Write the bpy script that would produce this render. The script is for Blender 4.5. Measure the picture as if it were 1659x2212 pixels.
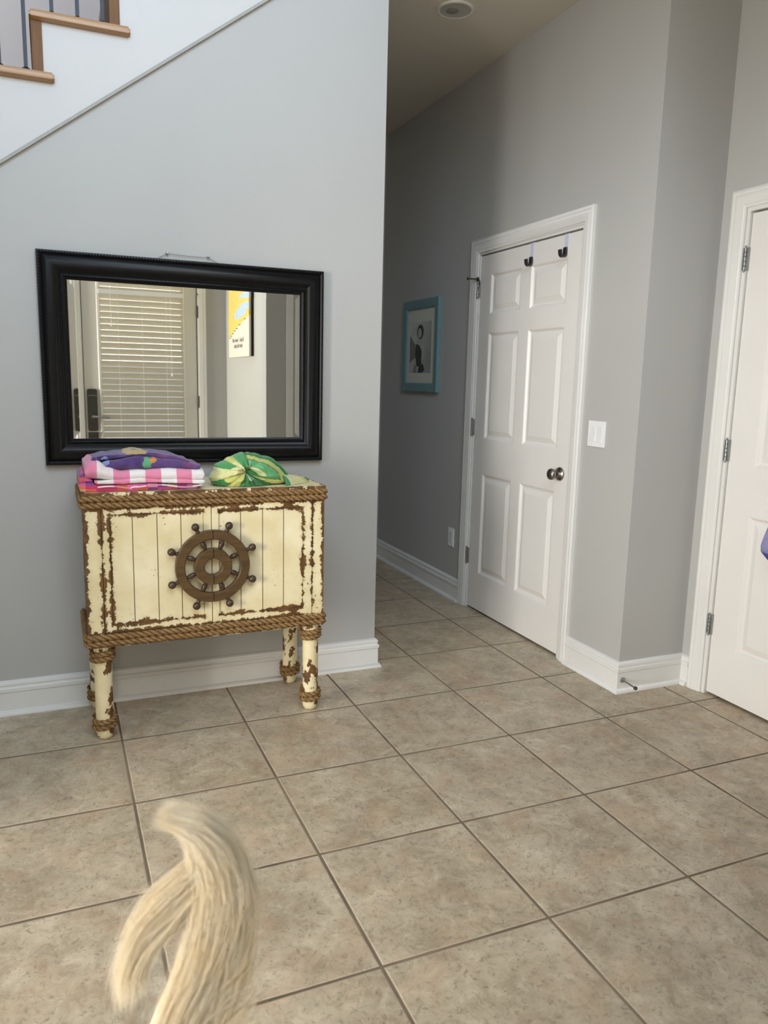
import bpy, bmesh, math, random
import numpy as np
from mathutils import Vector, Matrix, noise as mnoise
PI = math.pi
random.seed(7); RNG = np.random.default_rng(7)
for o in list(bpy.data.objects): bpy.data.objects.remove(o)
SC = bpy.context.scene; COL = SC.collection

# ---------------------------------------------------------------- camera, world, lights, exposure
cam = bpy.data.cameras.new('camera'); CAM = bpy.data.objects.new('camera', cam); COL.objects.link(CAM)
_r = Vector((0.92052542, -0.38994685, 0.0239668)); _u = Vector((0.04408648, 0.16463492, 0.98536883)); _f = Vector((0.38818724, 0.90600044, -0.16874202))
CAM.matrix_world = Matrix(((_r.x, _u.x, -_f.x, -0.64351), (_r.y, _u.y, -_f.y, -2.36978), (_r.z, _u.z, -_f.z, 1.33705), (0, 0, 0, 1)))
cam.sensor_fit = 'VERTICAL'; cam.sensor_height = 36.0; cam.lens = 1673.84 * 36.0 / 2212.0
cam.clip_start = 0.02; cam.clip_end = 200
SC.camera = CAM
cam.dof.use_dof = True; cam.dof.focus_distance = 3.1; cam.dof.aperture_fstop = 4.0

SC.view_settings.view_transform = 'Standard'; SC.view_settings.look = 'None'
SC.view_settings.gamma = 1.0; SC.view_settings.use_curve_mapping = False
SC.view_settings.exposure = 0.0

W = bpy.data.worlds.new('world'); SC.world = W; W.use_nodes = True
bg = W.node_tree.nodes['Background']; bg.inputs[0].default_value = (0.80, 0.90, 1.0, 1); bg.inputs[1].default_value = 1.0

def area(name, loc, target, sx, sy, power, color, spread=PI):
    l = bpy.data.lights.new(name, 'AREA'); l.shape = 'RECTANGLE'; l.size = sx; l.size_y = sy
    l.energy = power; l.color = color; l.spread = spread
    o = bpy.data.objects.new(name, l); COL.objects.link(o); o.location = loc
    o.rotation_euler = (Vector(target) - Vector(loc)).to_track_quat('-Z', 'Y').to_euler()
    return o
# daylight arriving through modelled window openings (lamps stand outdoors, behind the glass)
area('daylight_high_window', (-0.85, -3.15, 4.40), (-0.85, 0, 3.9), 2.5, 1.7, 150, (0.60, 0.78, 1.0))
area('daylight_side_window', (-4.45, -2.0, 1.5), (0, -1.2, 1.3), 1.5, 2.1, 370, (1.0, 0.965, 0.91))
area('added_hall_fill', (0.06, -3.2, 2.98), (0.3, 0.6, 1.6), 0.86, 0.5, 48, (1.0, 0.97, 0.94))  # added lamp that brightens the hall; no window is known here
area('daylight_entry_door', (0.06, -3.35, 1.9), (0.06, 0, 1.0), 1.0, 1.0, 12, (1.0, 0.93, 0.80))

# ---------------------------------------------------------------- helpers
def lin(r, g, b):
    f = lambda c: (c/255/12.92) if c/255 <= 0.04045 else ((c/255+0.055)/1.055)**2.4
    return (f(r), f(g), f(b), 1)

class NT:
    def __init__(s, name):
        s.m = bpy.data.materials.new(name); s.m.use_nodes = True; s.t = s.m.node_tree
        s.b = s.t.nodes['Principled BSDF']; s.out = s.t.nodes['Material Output']
    def n(s, typ, **k):
        nd = s.t.nodes.new(typ)
        for a, v in k.items(): setattr(nd, a, v)
        return nd
    def link(s, a, b): s.t.links.new(a, b)
    def put(s, inp, v):
        if isinstance(v, bpy.types.NodeSocket): s.link(v, inp)
        elif isinstance(v, (int, float)) and inp.type == 'RGBA': inp.default_value = (v, v, v, 1)
        else: inp.default_value = v
    def math(s, op, a, b=0.0, c=None):
        nd = s.n('ShaderNodeMath', operation=op); s.put(nd.inputs[0], a); s.put(nd.inputs[1], b)
        if c is not None: s.put(nd.inputs[2], c)
        return nd.outputs[0]
    def coord(s, which='Object'): return s.n('ShaderNodeTexCoord').outputs[which]
    def xyz(s, which='Object'):
        nd = s.n('ShaderNodeSeparateXYZ'); s.link(s.coord(which), nd.inputs[0]); return nd.outputs
    def noise(s, scale, detail=4, rough=0.55, vec=None, dist=0.0):
        nd = s.n('ShaderNodeTexNoise'); nd.inputs['Scale'].default_value = scale; nd.inputs['Detail'].default_value = detail
        nd.inputs['Roughness'].default_value = rough; nd.inputs['Distortion'].default_value = dist
        s.link(vec if vec is not None else s.coord(), nd.inputs['Vector']); return nd.outputs['Fac']
    def mapr(s, v, a, b, c=0.0, d=1.0):
        nd = s.n('ShaderNodeMapRange'); s.put(nd.inputs[0], v)
        for i, x in enumerate((a, b, c, d)): nd.inputs[i+1].default_value = x
        return nd.outputs[0]
    def mix(s, f, a, b, blend='MIX'):
        nd = s.n('ShaderNodeMix', data_type='RGBA', blend_type=blend); s.put(nd.inputs[0], f); s.put(nd.inputs[6], a); s.put(nd.inputs[7], b)
        return nd.outputs[2]
    def ramp(s, v, stops, interp='LINEAR'):
        nd = s.n('ShaderNodeValToRGB'); nd.color_ramp.interpolation = interp; e = nd.color_ramp.elements
        e[0].position, e[0].color = stops[0]
        e[1].position, e[1].color = stops[1]
        for p_, c_ in stops[2:]:
            x = e.new(p_); x.color = c_
        s.link(v, nd.inputs[0]); return nd.outputs[0]
    def scaled(s, sx, sy, sz, which='Object'):
        nd = s.n('ShaderNodeMapping'); s.link(s.coord(which), nd.inputs[0]); nd.inputs['Scale'].default_value = (sx, sy, sz); return nd.outputs[0]
    def bump(s, h, strength=0.2, dist=0.002):
        nd = s.n('ShaderNodeBump'); nd.inputs['Strength'].default_value = strength; nd.inputs['Distance'].default_value = dist
        s.link(h, nd.inputs['Height']); s.link(nd.outputs[0], s.b.inputs['Normal'])
    def set(s, color=None, rough=None, metal=None, spec=None, **k):
        if color is not None: s.put(s.b.inputs['Base Color'], color)
        if rough is not None: s.put(s.b.inputs['Roughness'], rough)
        if metal is not None: s.put(s.b.inputs['Metallic'], metal)
        if spec is not None: s.put(s.b.inputs['Specular IOR Level'], spec)
        for a, v in k.items(): s.put(s.b.inputs[a], v)
        return s.m

def simple(name, col, rough=0.5, metal=0.0, spec=0.5, var=0.06, scale=30, bump=0.0, **k):
    t = NT(name); nz = t.noise(scale, 3)
    c = t.mix(t.mapr(nz, 0.3, 0.7), tuple(x*(1-var) for x in col[:3])+(1,), tuple(min(1, x*(1+var)) for x in col[:3])+(1,))
    if bump: t.bump(t.noise(scale*6, 3), bump, 0.001)
    return t.set(c, rough, metal, spec, **k)

def tag(o, label=None, cat=None, group=None, kind=None):
    if label: o['label'] = label
    if cat: o['category'] = cat
    if group: o['group'] = group
    if kind: o['kind'] = kind
    return o
def empty(name, loc, label, cat, group=None, rz=0.0):
    o = bpy.data.objects.new(name, None); o.empty_display_size = 0.05; COL.objects.link(o); o.location = loc; o.rotation_euler.z = rz
    return tag(o, label, cat, group)
def obj(name, bm, mat, parent=None, origin=None, smooth=False, kind=None, label=None, doubles=True):
    """bm is in world coordinates; origin = world origin of the top-level thing"""
    if origin is not None: bmesh.ops.translate(bm, verts=bm.verts, vec=-Vector(origin))
    bmesh.ops.recalc_face_normals(bm, faces=bm.faces)
    me = bpy.data.meshes.new(name); bm.to_mesh(me); bm.free()
    for m in (mat if isinstance(mat, (list, tuple)) else [mat]): me.materials.append(m)
    if smooth:
        me.polygons.foreach_set('use_smooth', [True]*len(me.polygons))
        if smooth != 'all':
            try: me.set_sharp_from_angle(angle=math.radians(38))
            except Exception: pass
    o = bpy.data.objects.new(name, me); COL.objects.link(o)
    if parent is not None: o.parent = parent
    elif origin is not None: o.location = origin
    if kind: o['kind'] = kind
    if label: o['label'] = label
    return o
def B(): return bmesh.new()
def box(bm, x0, x1, y0, y1, z0, z1, bev=0.0, mi=0):
    r = bmesh.ops.create_cube(bm, size=1.0); vs = r['verts']
    for v in vs: v.co = Vector(((x0+x1)/2 + v.co.x*abs(x1-x0), (y0+y1)/2 + v.co.y*abs(y1-y0), (z0+z1)/2 + v.co.z*abs(z1-z0)))
    fs = {f for v in vs for f in v.link_faces}
    for f in fs: f.material_index = mi
    if bev > 0:
        es = list({e for v in vs for e in v.link_edges})
        bmesh.ops.bevel(bm, geom=es, offset=bev, segments=2, profile=0.6, affect='EDGES')
def poly_prism(bm, pts, axis, a, b):
    """pts 2-D polygon in the two other axes (in order); extruded along axis from a to b"""
    def mk(p, t):
        return {'x': (t, p[0], p[1]), 'y': (p[0], t, p[1]), 'z': (p[0], p[1], t)}[axis]
    A = [bm.verts.new(mk(p, a)) for p in pts]; Bv = [bm.verts.new(mk(p, b)) for p in pts]
    n = len(pts)
    bm.faces.new(A); bm.faces.new(Bv[::-1])
    for i in range(n): bm.faces.new((A[i], A[(i+1) % n], Bv[(i+1) % n], Bv[i]))
def frame_of(t):
    t = t.normalized(); a = Vector((0, 0, 1)) if abs(t.z) < 0.9 else Vector((1, 0, 0))
    n = t.cross(a).normalized(); return n, t.cross(n).normalized()
def tube(bm, pts, r, n=10, closed=False, caps=True):
    pts = [Vector(p) for p in pts]; rings = []
    rr = r if isinstance(r, (list, tuple)) else [r]*len(pts); N = len(pts); pn = None
    for i, p in enumerate(pts):
        if closed: t = pts[(i+1) % N] - pts[i-1]
        else: t = pts[min(i+1, N-1)] - pts[max(i-1, 0)]
        t.normalize()
        if pn is None: u, v = frame_of(t)
        else:
            u = (pn - t*pn.dot(t)).normalized(); v = t.cross(u)
        pn = u
        rings.append([bm.verts.new(p + (u*math.cos(2*PI*k/n) + v*math.sin(2*PI*k/n))*rr[i]) for k in range(n)])
    M = N if closed else N-1
    for i in range(M):
        A, C = rings[i], rings[(i+1) % N]
        for k in range(n): bm.faces.new((A[k], A[(k+1) % n], C[(k+1) % n], C[k]))
    if caps and not closed: bm.faces.new(rings[0][::-1]); bm.faces.new(rings[-1])
def lathe(bm, prof, center, axis='z', n=28, caps=True):
    """prof: list of (radius, height)"""
    c = Vector(center); ax = {'z': (Vector((1,0,0)), Vector((0,1,0)), Vector((0,0,1))), 'x': (Vector((0,1,0)), Vector((0,0,1)), Vector((1,0,0))), 'y': (Vector((1,0,0)), Vector((0,0,-1)), Vector((0,1,0)))}
    u, v, w = ax[axis] if isinstance(axis, str) else axis
    rings = [[bm.verts.new(c + w*h + (u*math.cos(2*PI*k/n) + v*math.sin(2*PI*k/n))*max(r, 1e-5)) for k in range(n)] for r, h in prof]
    for A, C in zip(rings, rings[1:]):
        for k in range(n): bm.faces.new((A[k], A[(k+1) % n], C[(k+1) % n], C[k]))
    if caps: bm.faces.new(rings[0][::-1]); bm.faces.new(rings[-1])
def ball(bm, c, r, seg=14, rings=8, sc=(1, 1, 1)):
    q = bmesh.ops.create_uvsphere(bm, u_segments=seg, v_segments=rings, radius=r)
    for v in q['verts']: v.co = Vector((v.co.x*sc[0], v.co.y*sc[1], v.co.z*sc[2])) + Vector(c)
def rope(bm, pts, R, closed=False, pitch=0.045, step=0.0035, n=18, hand=1):
    """three-strand twisted rope along a planar-ish path"""
    lay_ = bm.verts.layers.float.get('groove') or bm.verts.layers.float.new('groove')
    P_ = [Vector(p) for p in pts]
    if closed: P_ = P_ + [P_[0]]
    out = []; cum = 0
    for a, b in zip(P_, P_[1:]):
        L = (b-a).length; m = max(1, int(L/step))
        for i in range(m): out.append((a.lerp(b, i/m), cum + L*i/m))
        cum += L
    if not closed: out.append((P_[-1], cum))
    else: pitch = cum/max(1, round(cum/pitch))
    N = len(out); rings = []; pn = None
    for i, (p, s) in enumerate(out):
        if closed: t = out[(i+1) % N][0] - out[i-1][0]
        else: t = out[min(i+1, N-1)][0] - out[max(i-1, 0)][0]
        t.normalize(); up = Vector((0, 0, 1))
        if abs(t.z) > 0.7: up = Vector((0, 1, 0))
        u = (up - t*up.dot(t)).normalized(); v = t.cross(u)
        ph = hand*2*PI*s/pitch; ring = []
        for k in range(n):
            a = 2*PI*k/n
            rr = R*(0.58 + 0.46*abs(math.cos(1.5*(a-ph)))**0.75)
            vv_ = bm.verts.new(p + (u*math.cos(a) + v*math.sin(a))*rr); vv_[lay_] = abs(math.cos(1.5*(a-ph))); ring.append(vv_)
        rings.append(ring)
    for i in range(N if closed else N-1):
        A, C = rings[i], rings[(i+1) % N]
        for k in range(n): bm.faces.new((A[k], A[(k+1) % n], C[(k+1) % n], C[k]))
    if not closed: bm.faces.new(rings[0][::-1]); bm.faces.new(rings[-1])
def sweep(bm, prof, path, closed=False, normal_side=1):
    """prof: (d, z) with d = distance off the wall; path: 2-D plan points; room on the left (normal_side=1) or the right (-1)"""
    P_ = [Vector(p) for p in path]; N = len(P_); rings = []
    for i, p in enumerate(P_):
        def nrm(a, b):
            t = (b-a).normalized(); return Vector((-t.y, t.x))*normal_side
        if 0 < i < N-1:
            n1, n2 = nrm(P_[i-1], p), nrm(p, P_[i+1]); m = (n1+n2); m = m/ max(1e-6, (1+n1.dot(n2)))
        elif i == 0: m = nrm(p, P_[1])
        else: m = nrm(P_[-2], p)
        rings.append([bm.verts.new((p.x+m.x*d, p.y+m.y*d, z)) for d, z in prof])
    n = len(prof)
    for A, C in zip(rings, rings[1:]):
        for k in range(n): bm.faces.new((A[k], A[(k+1) % n], C[(k+1) % n], C[k]))
    bm.faces.new(rings[0][::-1]); bm.faces.new(rings[-1])
def mitre_frame(bm, prof, a0, a1, b0, b1, put, legs=False):
    """prof (w, h): w inwards from the outer edge, h = height off the plane. put(a,b,h)->xyz. legs: only left, top, right."""
    if legs: cs = [(a0, b0, 1, 0), (a0, b1, 1, -1), (a1, b1, -1, -1), (a1, b0, -1, 0)]
    else: cs = [(a0, b0, 1, 1), (a0, b1, 1, -1), (a1, b1, -1, -1), (a1, b0, -1, 1)]
    rings = [[bm.verts.new(put(a+sa*w, b+sb*w, h)) for w, h in prof] for a, b, sa, sb in cs]
    n = len(prof); rng = range(3) if legs else range(4)
    for i in rng:
        A, C = rings[i], rings[(i+1) % 4]
        for k in range(n): bm.faces.new((A[k], A[(k+1) % n], C[(k+1) % n], C[k]))
    if legs: bm.faces.new(rings[0][::-1]); bm.faces.new(rings[3])

# ---------------------------------------------------------------- materials
def wall_mat(name, col, rough=0.55, var=0.02):
    t = NT(name); n = t.noise(1.3, 2)
    c = t.mix(t.mapr(n, 0.3, 0.7), tuple(x*(1-var) for x in col[:3])+(1,), tuple(x*(1+var) for x in col[:3])+(1,))
    t.bump(t.noise(160, 3), 0.10, 0.001)
    return t.set(c, rough, 0, 0.35)
M_wall = wall_mat('grey_wall_paint', (0.470, 0.464, 0.442))
M_white_wall = wall_mat('white_wall_paint', (0.60, 0.59, 0.57))
M_back_wall = wall_mat('pale_stairwell_paint', (0.50, 0.46, 0.45))
M_ceil = wall_mat('ceiling_paint', (0.66, 0.61, 0.52), 0.8)
def trim_mat():
    t = NT('white_semi_gloss_trim'); n = t.noise(3, 3)
    c = t.mix(t.mapr(n, 0.3, 0.7), (0.74, 0.73, 0.695, 1), (0.79, 0.78, 0.745, 1))
    t.bump(t.noise(40, 2), 0.04, 0.001)
    return t.set(c, 0.32, 0, 0.4)
M_trim = trim_mat()
M_door = simple('white_door_paint', (0.80, 0.775, 0.735), 0.38, var=0.015, scale=4, bump=0.05)
M_dark = simple('dark_gap', (0.015, 0.013, 0.012), 0.9)
M_nickel = simple('brushed_nickel', (0.42, 0.40, 0.37), 0.32, 1.0)
M_hinge = simple('hinge_steel', (0.36, 0.37, 0.37), 0.4, 1.0)
M_plate = simple('white_plastic_plate', (0.85, 0.85, 0.84), 0.3, var=0.01)

def floor_mat():
    t = NT('ceramic_floor_tile'); T = 0.46; xyz = t.xyz(); G = 0.0044
    def tile(c):
        q = t.math('DIVIDE', c, T); fl = t.math('FLOOR', q); fr = t.math('SUBTRACT', q, fl)
        d = t.math('MULTIPLY', t.math('MINIMUM', fr, t.math('SUBTRACT', 1.0, fr)), T); return fl, d
    wob = t.math('MULTIPLY', t.math('SUBTRACT', t.noise(9, 2), 0.5), 0.0022)
    fx, dx = tile(xyz[0]); fy, dy = tile(xyz[1]); d = t.math('ADD', t.math('MINIMUM', dx, dy), wob)
    grout = t.mapr(d, G-0.0009, G+0.0009, 1.0, 0.0)
    cid = t.n('ShaderNodeCombineXYZ'); t.link(fx, cid.inputs[0]); t.link(fy, cid.inputs[1])
    wn = t.n('ShaderNodeTexWhiteNoise', noise_dimensions='2D'); t.link(cid.outputs[0], wn.inputs['Vector'])
    # each tile gets its own piece of the mottling
    off = t.n('ShaderNodeVectorMath', operation='SCALE'); t.link(wn.outputs['Color'], off.inputs[0]); off.inputs['Scale'].default_value = 9.0
    add = t.n('ShaderNodeVectorMath', operation='ADD'); t.link(t.coord(), add.inputs[0]); t.link(off.outputs[0], add.inputs[1])
    v = add.outputs[0]
    big = t.noise(5.5, 5, 0.6, v); mid = t.noise(17, 7, 0.75, v, 0.6); fine = t.noise(62, 6, 0.8, v, 0.9)
    c = t.mix(t.mapr(big, 0.34, 0.66), (0.397, 0.322, 0.222, 1), (0.578, 0.490, 0.354, 1))
    c = t.mix(t.mapr(mid, 0.50, 0.64, 0, 0.60), c, (0.318, 0.231, 0.146, 1))
    c = t.mix(t.mapr(mid, 0.47, 0.34, 0, 0.60), c, (0.715, 0.602, 0.442, 1))
    c = t.mix(t.mapr(fine, 0.53, 0.66, 0, 0.80), c, (0.167, 0.131, 0.088, 1))
    c = t.mix(t.math('MULTIPLY', t.mapr(t.noise(8, 2, 0.5, v), 0.5, 0.68, 0, 0.30), 1.0), c, (0.520, 0.326, 0.200, 1))
    c = t.mix(t.mapr(wn.outputs['Value'], 0, 1, 0, 0.10), c, (0.246, 0.201, 0.144, 1))
    edge = t.mapr(d, G+0.0005, G+0.004, 0.55, 0.0)
    c = t.mix(edge, c, (0.675, 0.578, 0.432, 1))
    gc = t.mix(t.mapr(t.noise(2.2, 4), 0.38, 0.62), (0.128, 0.090, 0.055, 1), (0.241, 0.180, 0.116, 1))
    c = t.mix(grout, c, gc)
    h = t.math('ADD', t.mapr(d, G-0.001, G+0.003, 0.0, 1.0), t.math('MULTIPLY', t.noise(60, 4, 0.6, v), 0.22))
    t.bump(h, 0.55, 0.0022)
    r = t.math('MAXIMUM', t.mapr(mid, 0.3, 0.7, 0.30, 0.46), t.math('MULTIPLY', grout, 0.85))
    return t.set(c, r, 0, 0.42)
M_floor = floor_mat()

# ---------------------------------------------------------------- setting
YW, XH, XR, YJ, XD, YE = 0.852, 0.703, 1.602, 0.205, 1.960, 2.98     # cabinet wall, hall corner, right wall, jog, far right wall, hall end
YD, XA, YA = -2.80, 0.768, -1.435                                      # entry wall, map wall, alcove wall
ZC, ZT, XL, YS = 3.02, 5.6, -4.0, 1.98
bm = B(); box(bm, XL-0.2, XD+0.2, YD-0.2, YE+0.2, -0.1, 0.0); obj('floor', bm, M_floor, kind='structure')
def slope_z(x): return 2.063 + (x+0.776)*0.7365
# grey wall under the stairs (cabinet wall) : polygon below the slope line, full height right of it
XTOP = 1.0
bm = B()
xs_top = -0.776 + (ZT-2.063)/0.7365
x_a = XH
poly_prism(bm, [(XL, 0), (XH, 0), (XH, slope_z(XH)), (XL + (0.0), max(0.0, slope_z(XL)))] if slope_z(XL) > 0 else [(-0.776-2.063/0.7365, 0), (XH, 0), (XH, slope_z(XH))], 'y', YW, YW+0.118)
obj('wall_left', bm, M_wall, kind='structure')
# white stair side (skirt) above the slope line, its upper edge stepped
RUN, RISE, X0T, Z0T = 0.262, 0.197, -0.655, 2.345      # riser 2 at X0T; tread under it has its top at Z0T+0.025
pts = []
x = X0T; z = Z0T
k0, k1 = -9, 5
stair_pts = []
for k in range(k0, k1+1):
    xr = X0T + k*RUN; zt = Z0T + k*RISE        # at xr the surface steps up from zt to zt+RISE
    stair_pts += [(xr+0.035, zt), (xr+0.035, zt+RISE)]
left = (stair_pts[0][0], slope_z(stair_pts[0][0])); 
XS1 = XH
sp = [q for q in stair_pts if q[0] < XS1] 
sp.append((XS1, sp[-1][1]))
poly = [(sp[0][0], max(0.0, slope_z(sp[0][0])))] + sp + [(XS1, slope_z(XS1))]
bm = B(); poly_prism(bm, poly, 'y', YW-0.012, YW+0.118); obj('wall_stairs', bm, M_white_wall, kind='structure')
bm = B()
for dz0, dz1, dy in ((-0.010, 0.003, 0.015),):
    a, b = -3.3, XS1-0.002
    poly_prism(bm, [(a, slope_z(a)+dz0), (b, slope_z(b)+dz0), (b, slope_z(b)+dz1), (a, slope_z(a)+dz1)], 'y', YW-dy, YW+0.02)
obj('stairs_shadow_line', bm, simple('shadow_bead_paint', (0.36, 0.35, 0.32), 0.6), kind='structure')  # grey strip whose colour paints the shadow line under the white stair side
# hall partition continuing behind the corner and the walls of the stairwell
bm = B(); box(bm, 0.60, XH-0.001, YW+0.118, YE, 0, ZC); obj('wall_hall', bm, M_wall, kind='structure')
bm = B(); box(bm, XL, 0.60, YS, YS+0.1, 0, ZT); obj('wall_stairwell', bm, M_back_wall, kind='structure')
bm = B(); box(bm, XH, XR+0.1, YE, YE+0.1, 0, ZC); obj('wall_back', bm, M_wall, kind='structure')
def wall_with_hole(bm, axis, c0, c1, s0, s1, z1, h0, h1, hz, hz0=0.0):
    def bx(a, b, zz0, zz1):
        if axis == 'x': box(bm, c0, c1, a, b, zz0, zz1)
        else: box(bm, a, b, c0, c1, zz0, zz1)
    bx(s0, h0, 0, z1); bx(h1, s1, 0, z1); bx(h0, h1, hz, z1)
    if hz0 > 0: bx(h0, h1, 0, hz0)
D1 = (0.645, 1.600, 2.050); D2 = (-0.905, 0.075, 2.050)
bm = B(); wall_with_hole(bm, 'x', XR, XR+0.12, YJ, YE+0.1, ZC, D1[0], D1[1], D1[2]); obj('wall_right', bm, M_wall, kind='structure')
bm = B(); box(bm, XR+0.12, XD+0.12, YJ, YJ+0.12, 0, ZC); 
box(bm, XR-0.0002, XR+0.12, YJ-0.0005, YJ+0.1, 0, ZC); obj('wall_jog', bm, M_wall, kind='structure')
bm = B(); wall_with_hole(bm, 'x', XD, XD+0.12, YA-0.1, YJ, ZC, D2[0], D2[1], D2[2]); obj('wall_far_right', bm, M_wall, kind='structure')
bm = B(); box(bm, XA, XD, YA-0.12, YA, 0, ZC); obj('wall_alcove', bm, M_wall, kind='structure')
bm = B(); box(bm, XA, XA+0.12, YD, YA-0.12, 0, ZC); obj('wall_map', bm, wall_mat('pale_grey_wall_paint', (0.50, 0.495, 0.46)), kind='structure')
# entry wall: door opening below, tall window above
DE = (-0.405, 0.528, 2.46)
bm = B()
box(bm, XL, DE[0], YD-0.14, YD, 0, 3.45); box(bm, DE[1], XA+0.12, YD-0.14, YD, 0, 3.45); box(bm, DE[0], DE[1], YD-0.14, YD, DE[2], 2.68); box(bm, DE[0], DE[1], YD-0.14, YD, 3.28, 3.45)
box(bm, XL, -2.15, YD-0.14, YD, 3.45, ZT); box(bm, 0.45, XA+0.12, YD-0.14, YD, 3.45, ZT); box(bm, -2.15, 0.45, YD-0.14, YD, 5.30, ZT)
obj('wall_entry', bm, M_wall, kind='structure')
bm = B(); wall_with_hole(bm, 'x', XL-0.12, XL, YD-0.14, YS+0.1, ZT, -2.75, -1.3, 2.35, 0.45); obj('wall_far_left', bm, M_wall, kind='structure')
bm = B(); box(bm, -1.62, -1.50, -0.30, YW-0.001, 0, 2.6); box(bm, -1.62, -1.50, YD+0.001, -0.30, 2.02, 2.6); obj('wall_added_light_block', bm, M_wall, kind='structure')  # unseen wall and lintel added to block part of the side window light
# upper wall over the ceiling edge, ceilings
bm = B(); box(bm, XH, XH+0.10, YD, YE, ZC+0.12, ZT); obj('wall_upper', bm, M_wall, kind='structure')
bm = B()
box(bm, XH, XD+0.12, YD-0.14, YE+0.1, ZC, ZC+0.12)
LX, LY, LR = 1.143, 1.108, 0.072
obj('ceiling', bm, M_ceil, kind='structure')
bm = B(); box(bm, XL-0.1, XH+0.1, YD-0.14, YS+0.1, ZT, ZT+0.1); obj('ceiling_upper', bm, M_white_wall, kind='structure')

# windows (upper entry window and side window)
def window(name, axis, c, a0, a1, z0, z1, na, nz):
    bm = B(); put = (lambda a, b, h: (a, c+h, b)) if axis == 'y' else (lambda a, b, h: (c-h if False else c+h, a, b))
    mitre_frame(bm, [(0, 0), (0, 0.06), (0.06, 0.06), (0.06, 0)], a0, a1, z0, z1, put)
    def bar(p0, p1, q0, q1):
        if axis == 'y': box(bm, p0, p1, c+0.01, c+0.05, q0, q1)
        else: box(bm, c+0.01, c+0.05, p0, p1, q0, q1)
    for i in range(1, na): a = a0+(a1-a0)*i/na; bar(a-0.015, a+0.015, z0+0.03, z1-0.03)
    for i in range(1, nz): b = z0+(z1-z0)*i/nz; bar(a0+0.03, a1-0.03, b-0.015, b+0.015)
    o = obj(name, bm, M_trim, kind='structure'); return o
window('window_1', 'y', YD-0.09, -2.15, 0.45, 3.45, 5.30, 3, 2)
window('added_fill_window', 'y', YD-0.09, DE[0], DE[1], 2.68, 3.28, 2, 1)  # unseen opening over the door, added so the hall fill can shine in
window('window_2', 'x', XL-0.09, -2.75, -1.3, 0.45, 2.35, 3, 1)

# baseboards
def base_prof(h=0.138):
    return [(0.0, 0.0), (0.028, 0.0), (0.027, 0.008), (0.022, 0.016), (0.015, 0.019), (0.014, 0.090), (0.018, 0.094), (0.018, 0.107), (0.012, 0.111), (0.011, 0.116), (0.014, 0.120), (0.013, 0.129), (0.005, h-0.001), (0.0, h)]
bm = B(); sweep(bm, base_prof(), [(XL, YW), (XH, YW), (XH, YE)], normal_side=-1); obj('baseboard_left', bm, M_trim, smooth=True, kind='structure')
bm = B(); sweep(bm, base_prof(), [(XR, YE), (XR, 1.668)], normal_side=-1); obj('baseboard_right', bm, M_trim, smooth=True, kind='structure')
bm = B(); sweep(bm, base_prof(), [(XR, 0.577), (XR, YJ), (XD, YJ), (XD, 0.149)], normal_side=-1); obj('baseboard_jog', bm, M_trim, smooth=True, kind='structure')
bm = B(); sweep(bm, base_prof(), [(XH, YE), (XR, YE)], normal_side=-1); obj('baseboard_back', bm, M_trim, smooth=True, kind='structure')
bm = B(); sweep(bm, base_prof(), [(XD, -0.978), (XD, YA), (XA, YA), (XA, YD), (DE[1]+0.07, YD)], normal_side=-1); obj('baseboard_far_right', bm, M_trim, smooth=True, kind='structure')
bm = B(); sweep(bm, base_prof(), [(DE[0]-0.07, YD), (XL, YD)], normal_side=-1); obj('baseboard_entry', bm, M_trim, smooth=True, kind='structure')

# door casings (trim) and jambs
CP = [(0.0, 0.0), (0.0, 0.015), (0.006, 0.019), (0.014, 0.020), (0.020, 0.017), (0.024, 0.019), (0.034, 0.0185), (0.052, 0.013), (0.060, 0.013), (0.064, 0.009), (0.072, 0.008), (0.072, 0.0)]
def casing(name, a0, a1, z1, put, jput, jd=0.12):
    bm = B(); mitre_frame(bm, CP, a0, a1, 0.0, z1, put, legs=True); obj(name, bm, M_trim, smooth=True, kind='structure')
casing('trim_1', 0.576, 1.668, 2.119, lambda a, b, h: (XR-h, a, b), None)
casing('trim_2', D2[0]-0.073, D2[1]+0.073, 2.122, lambda a, b, h: (XD-h, a, b), None)
casing('trim_3', DE[0]-0.066, DE[1]+0.066, DE[2]+0.066, lambda a, b, h: (a, YD+h, b), None)
def jamb(name, d, x0, x1, t=0.016):
    bm = B(); box(bm, x0, x1, d[0], d[0]+t, 0, d[2]); box(bm, x0, x1, d[1]-t, d[1], 0, d[2]); box(bm, x0, x1, d[0]+t, d[1]-t, d[2]-t, d[2])
    # stop strips behind the leaf
    box(bm, x0+0.055, x1, d[0]+t, d[0]+t+0.012, 0, d[2]-t); box(bm, x0+0.055, x1, d[1]-t-0.012, d[1]-t, 0, d[2]-t); box(bm, x0+0.055, x1, d[0]+t, d[1]-t, d[2]-t-0.012, d[2]-t)
    obj(name, bm, M_trim, kind='structure')
jamb('trim_4', D1, XR-0.001, XR+0.12); jamb('trim_5', D2, XD-0.001, XD+0.12)
bm = B(); box(bm, DE[0], DE[0]+0.006, YD-0.14, YD+0.001, 0, DE[2]); box(bm, DE[1]-0.006, DE[1], YD-0.14, YD+0.001, 0, DE[2]); box(bm, DE[0], DE[1], YD-0.14, YD+0.001, DE[2]-0.006, DE[2]); obj('trim_6', bm, M_trim, kind='structure')
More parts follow.
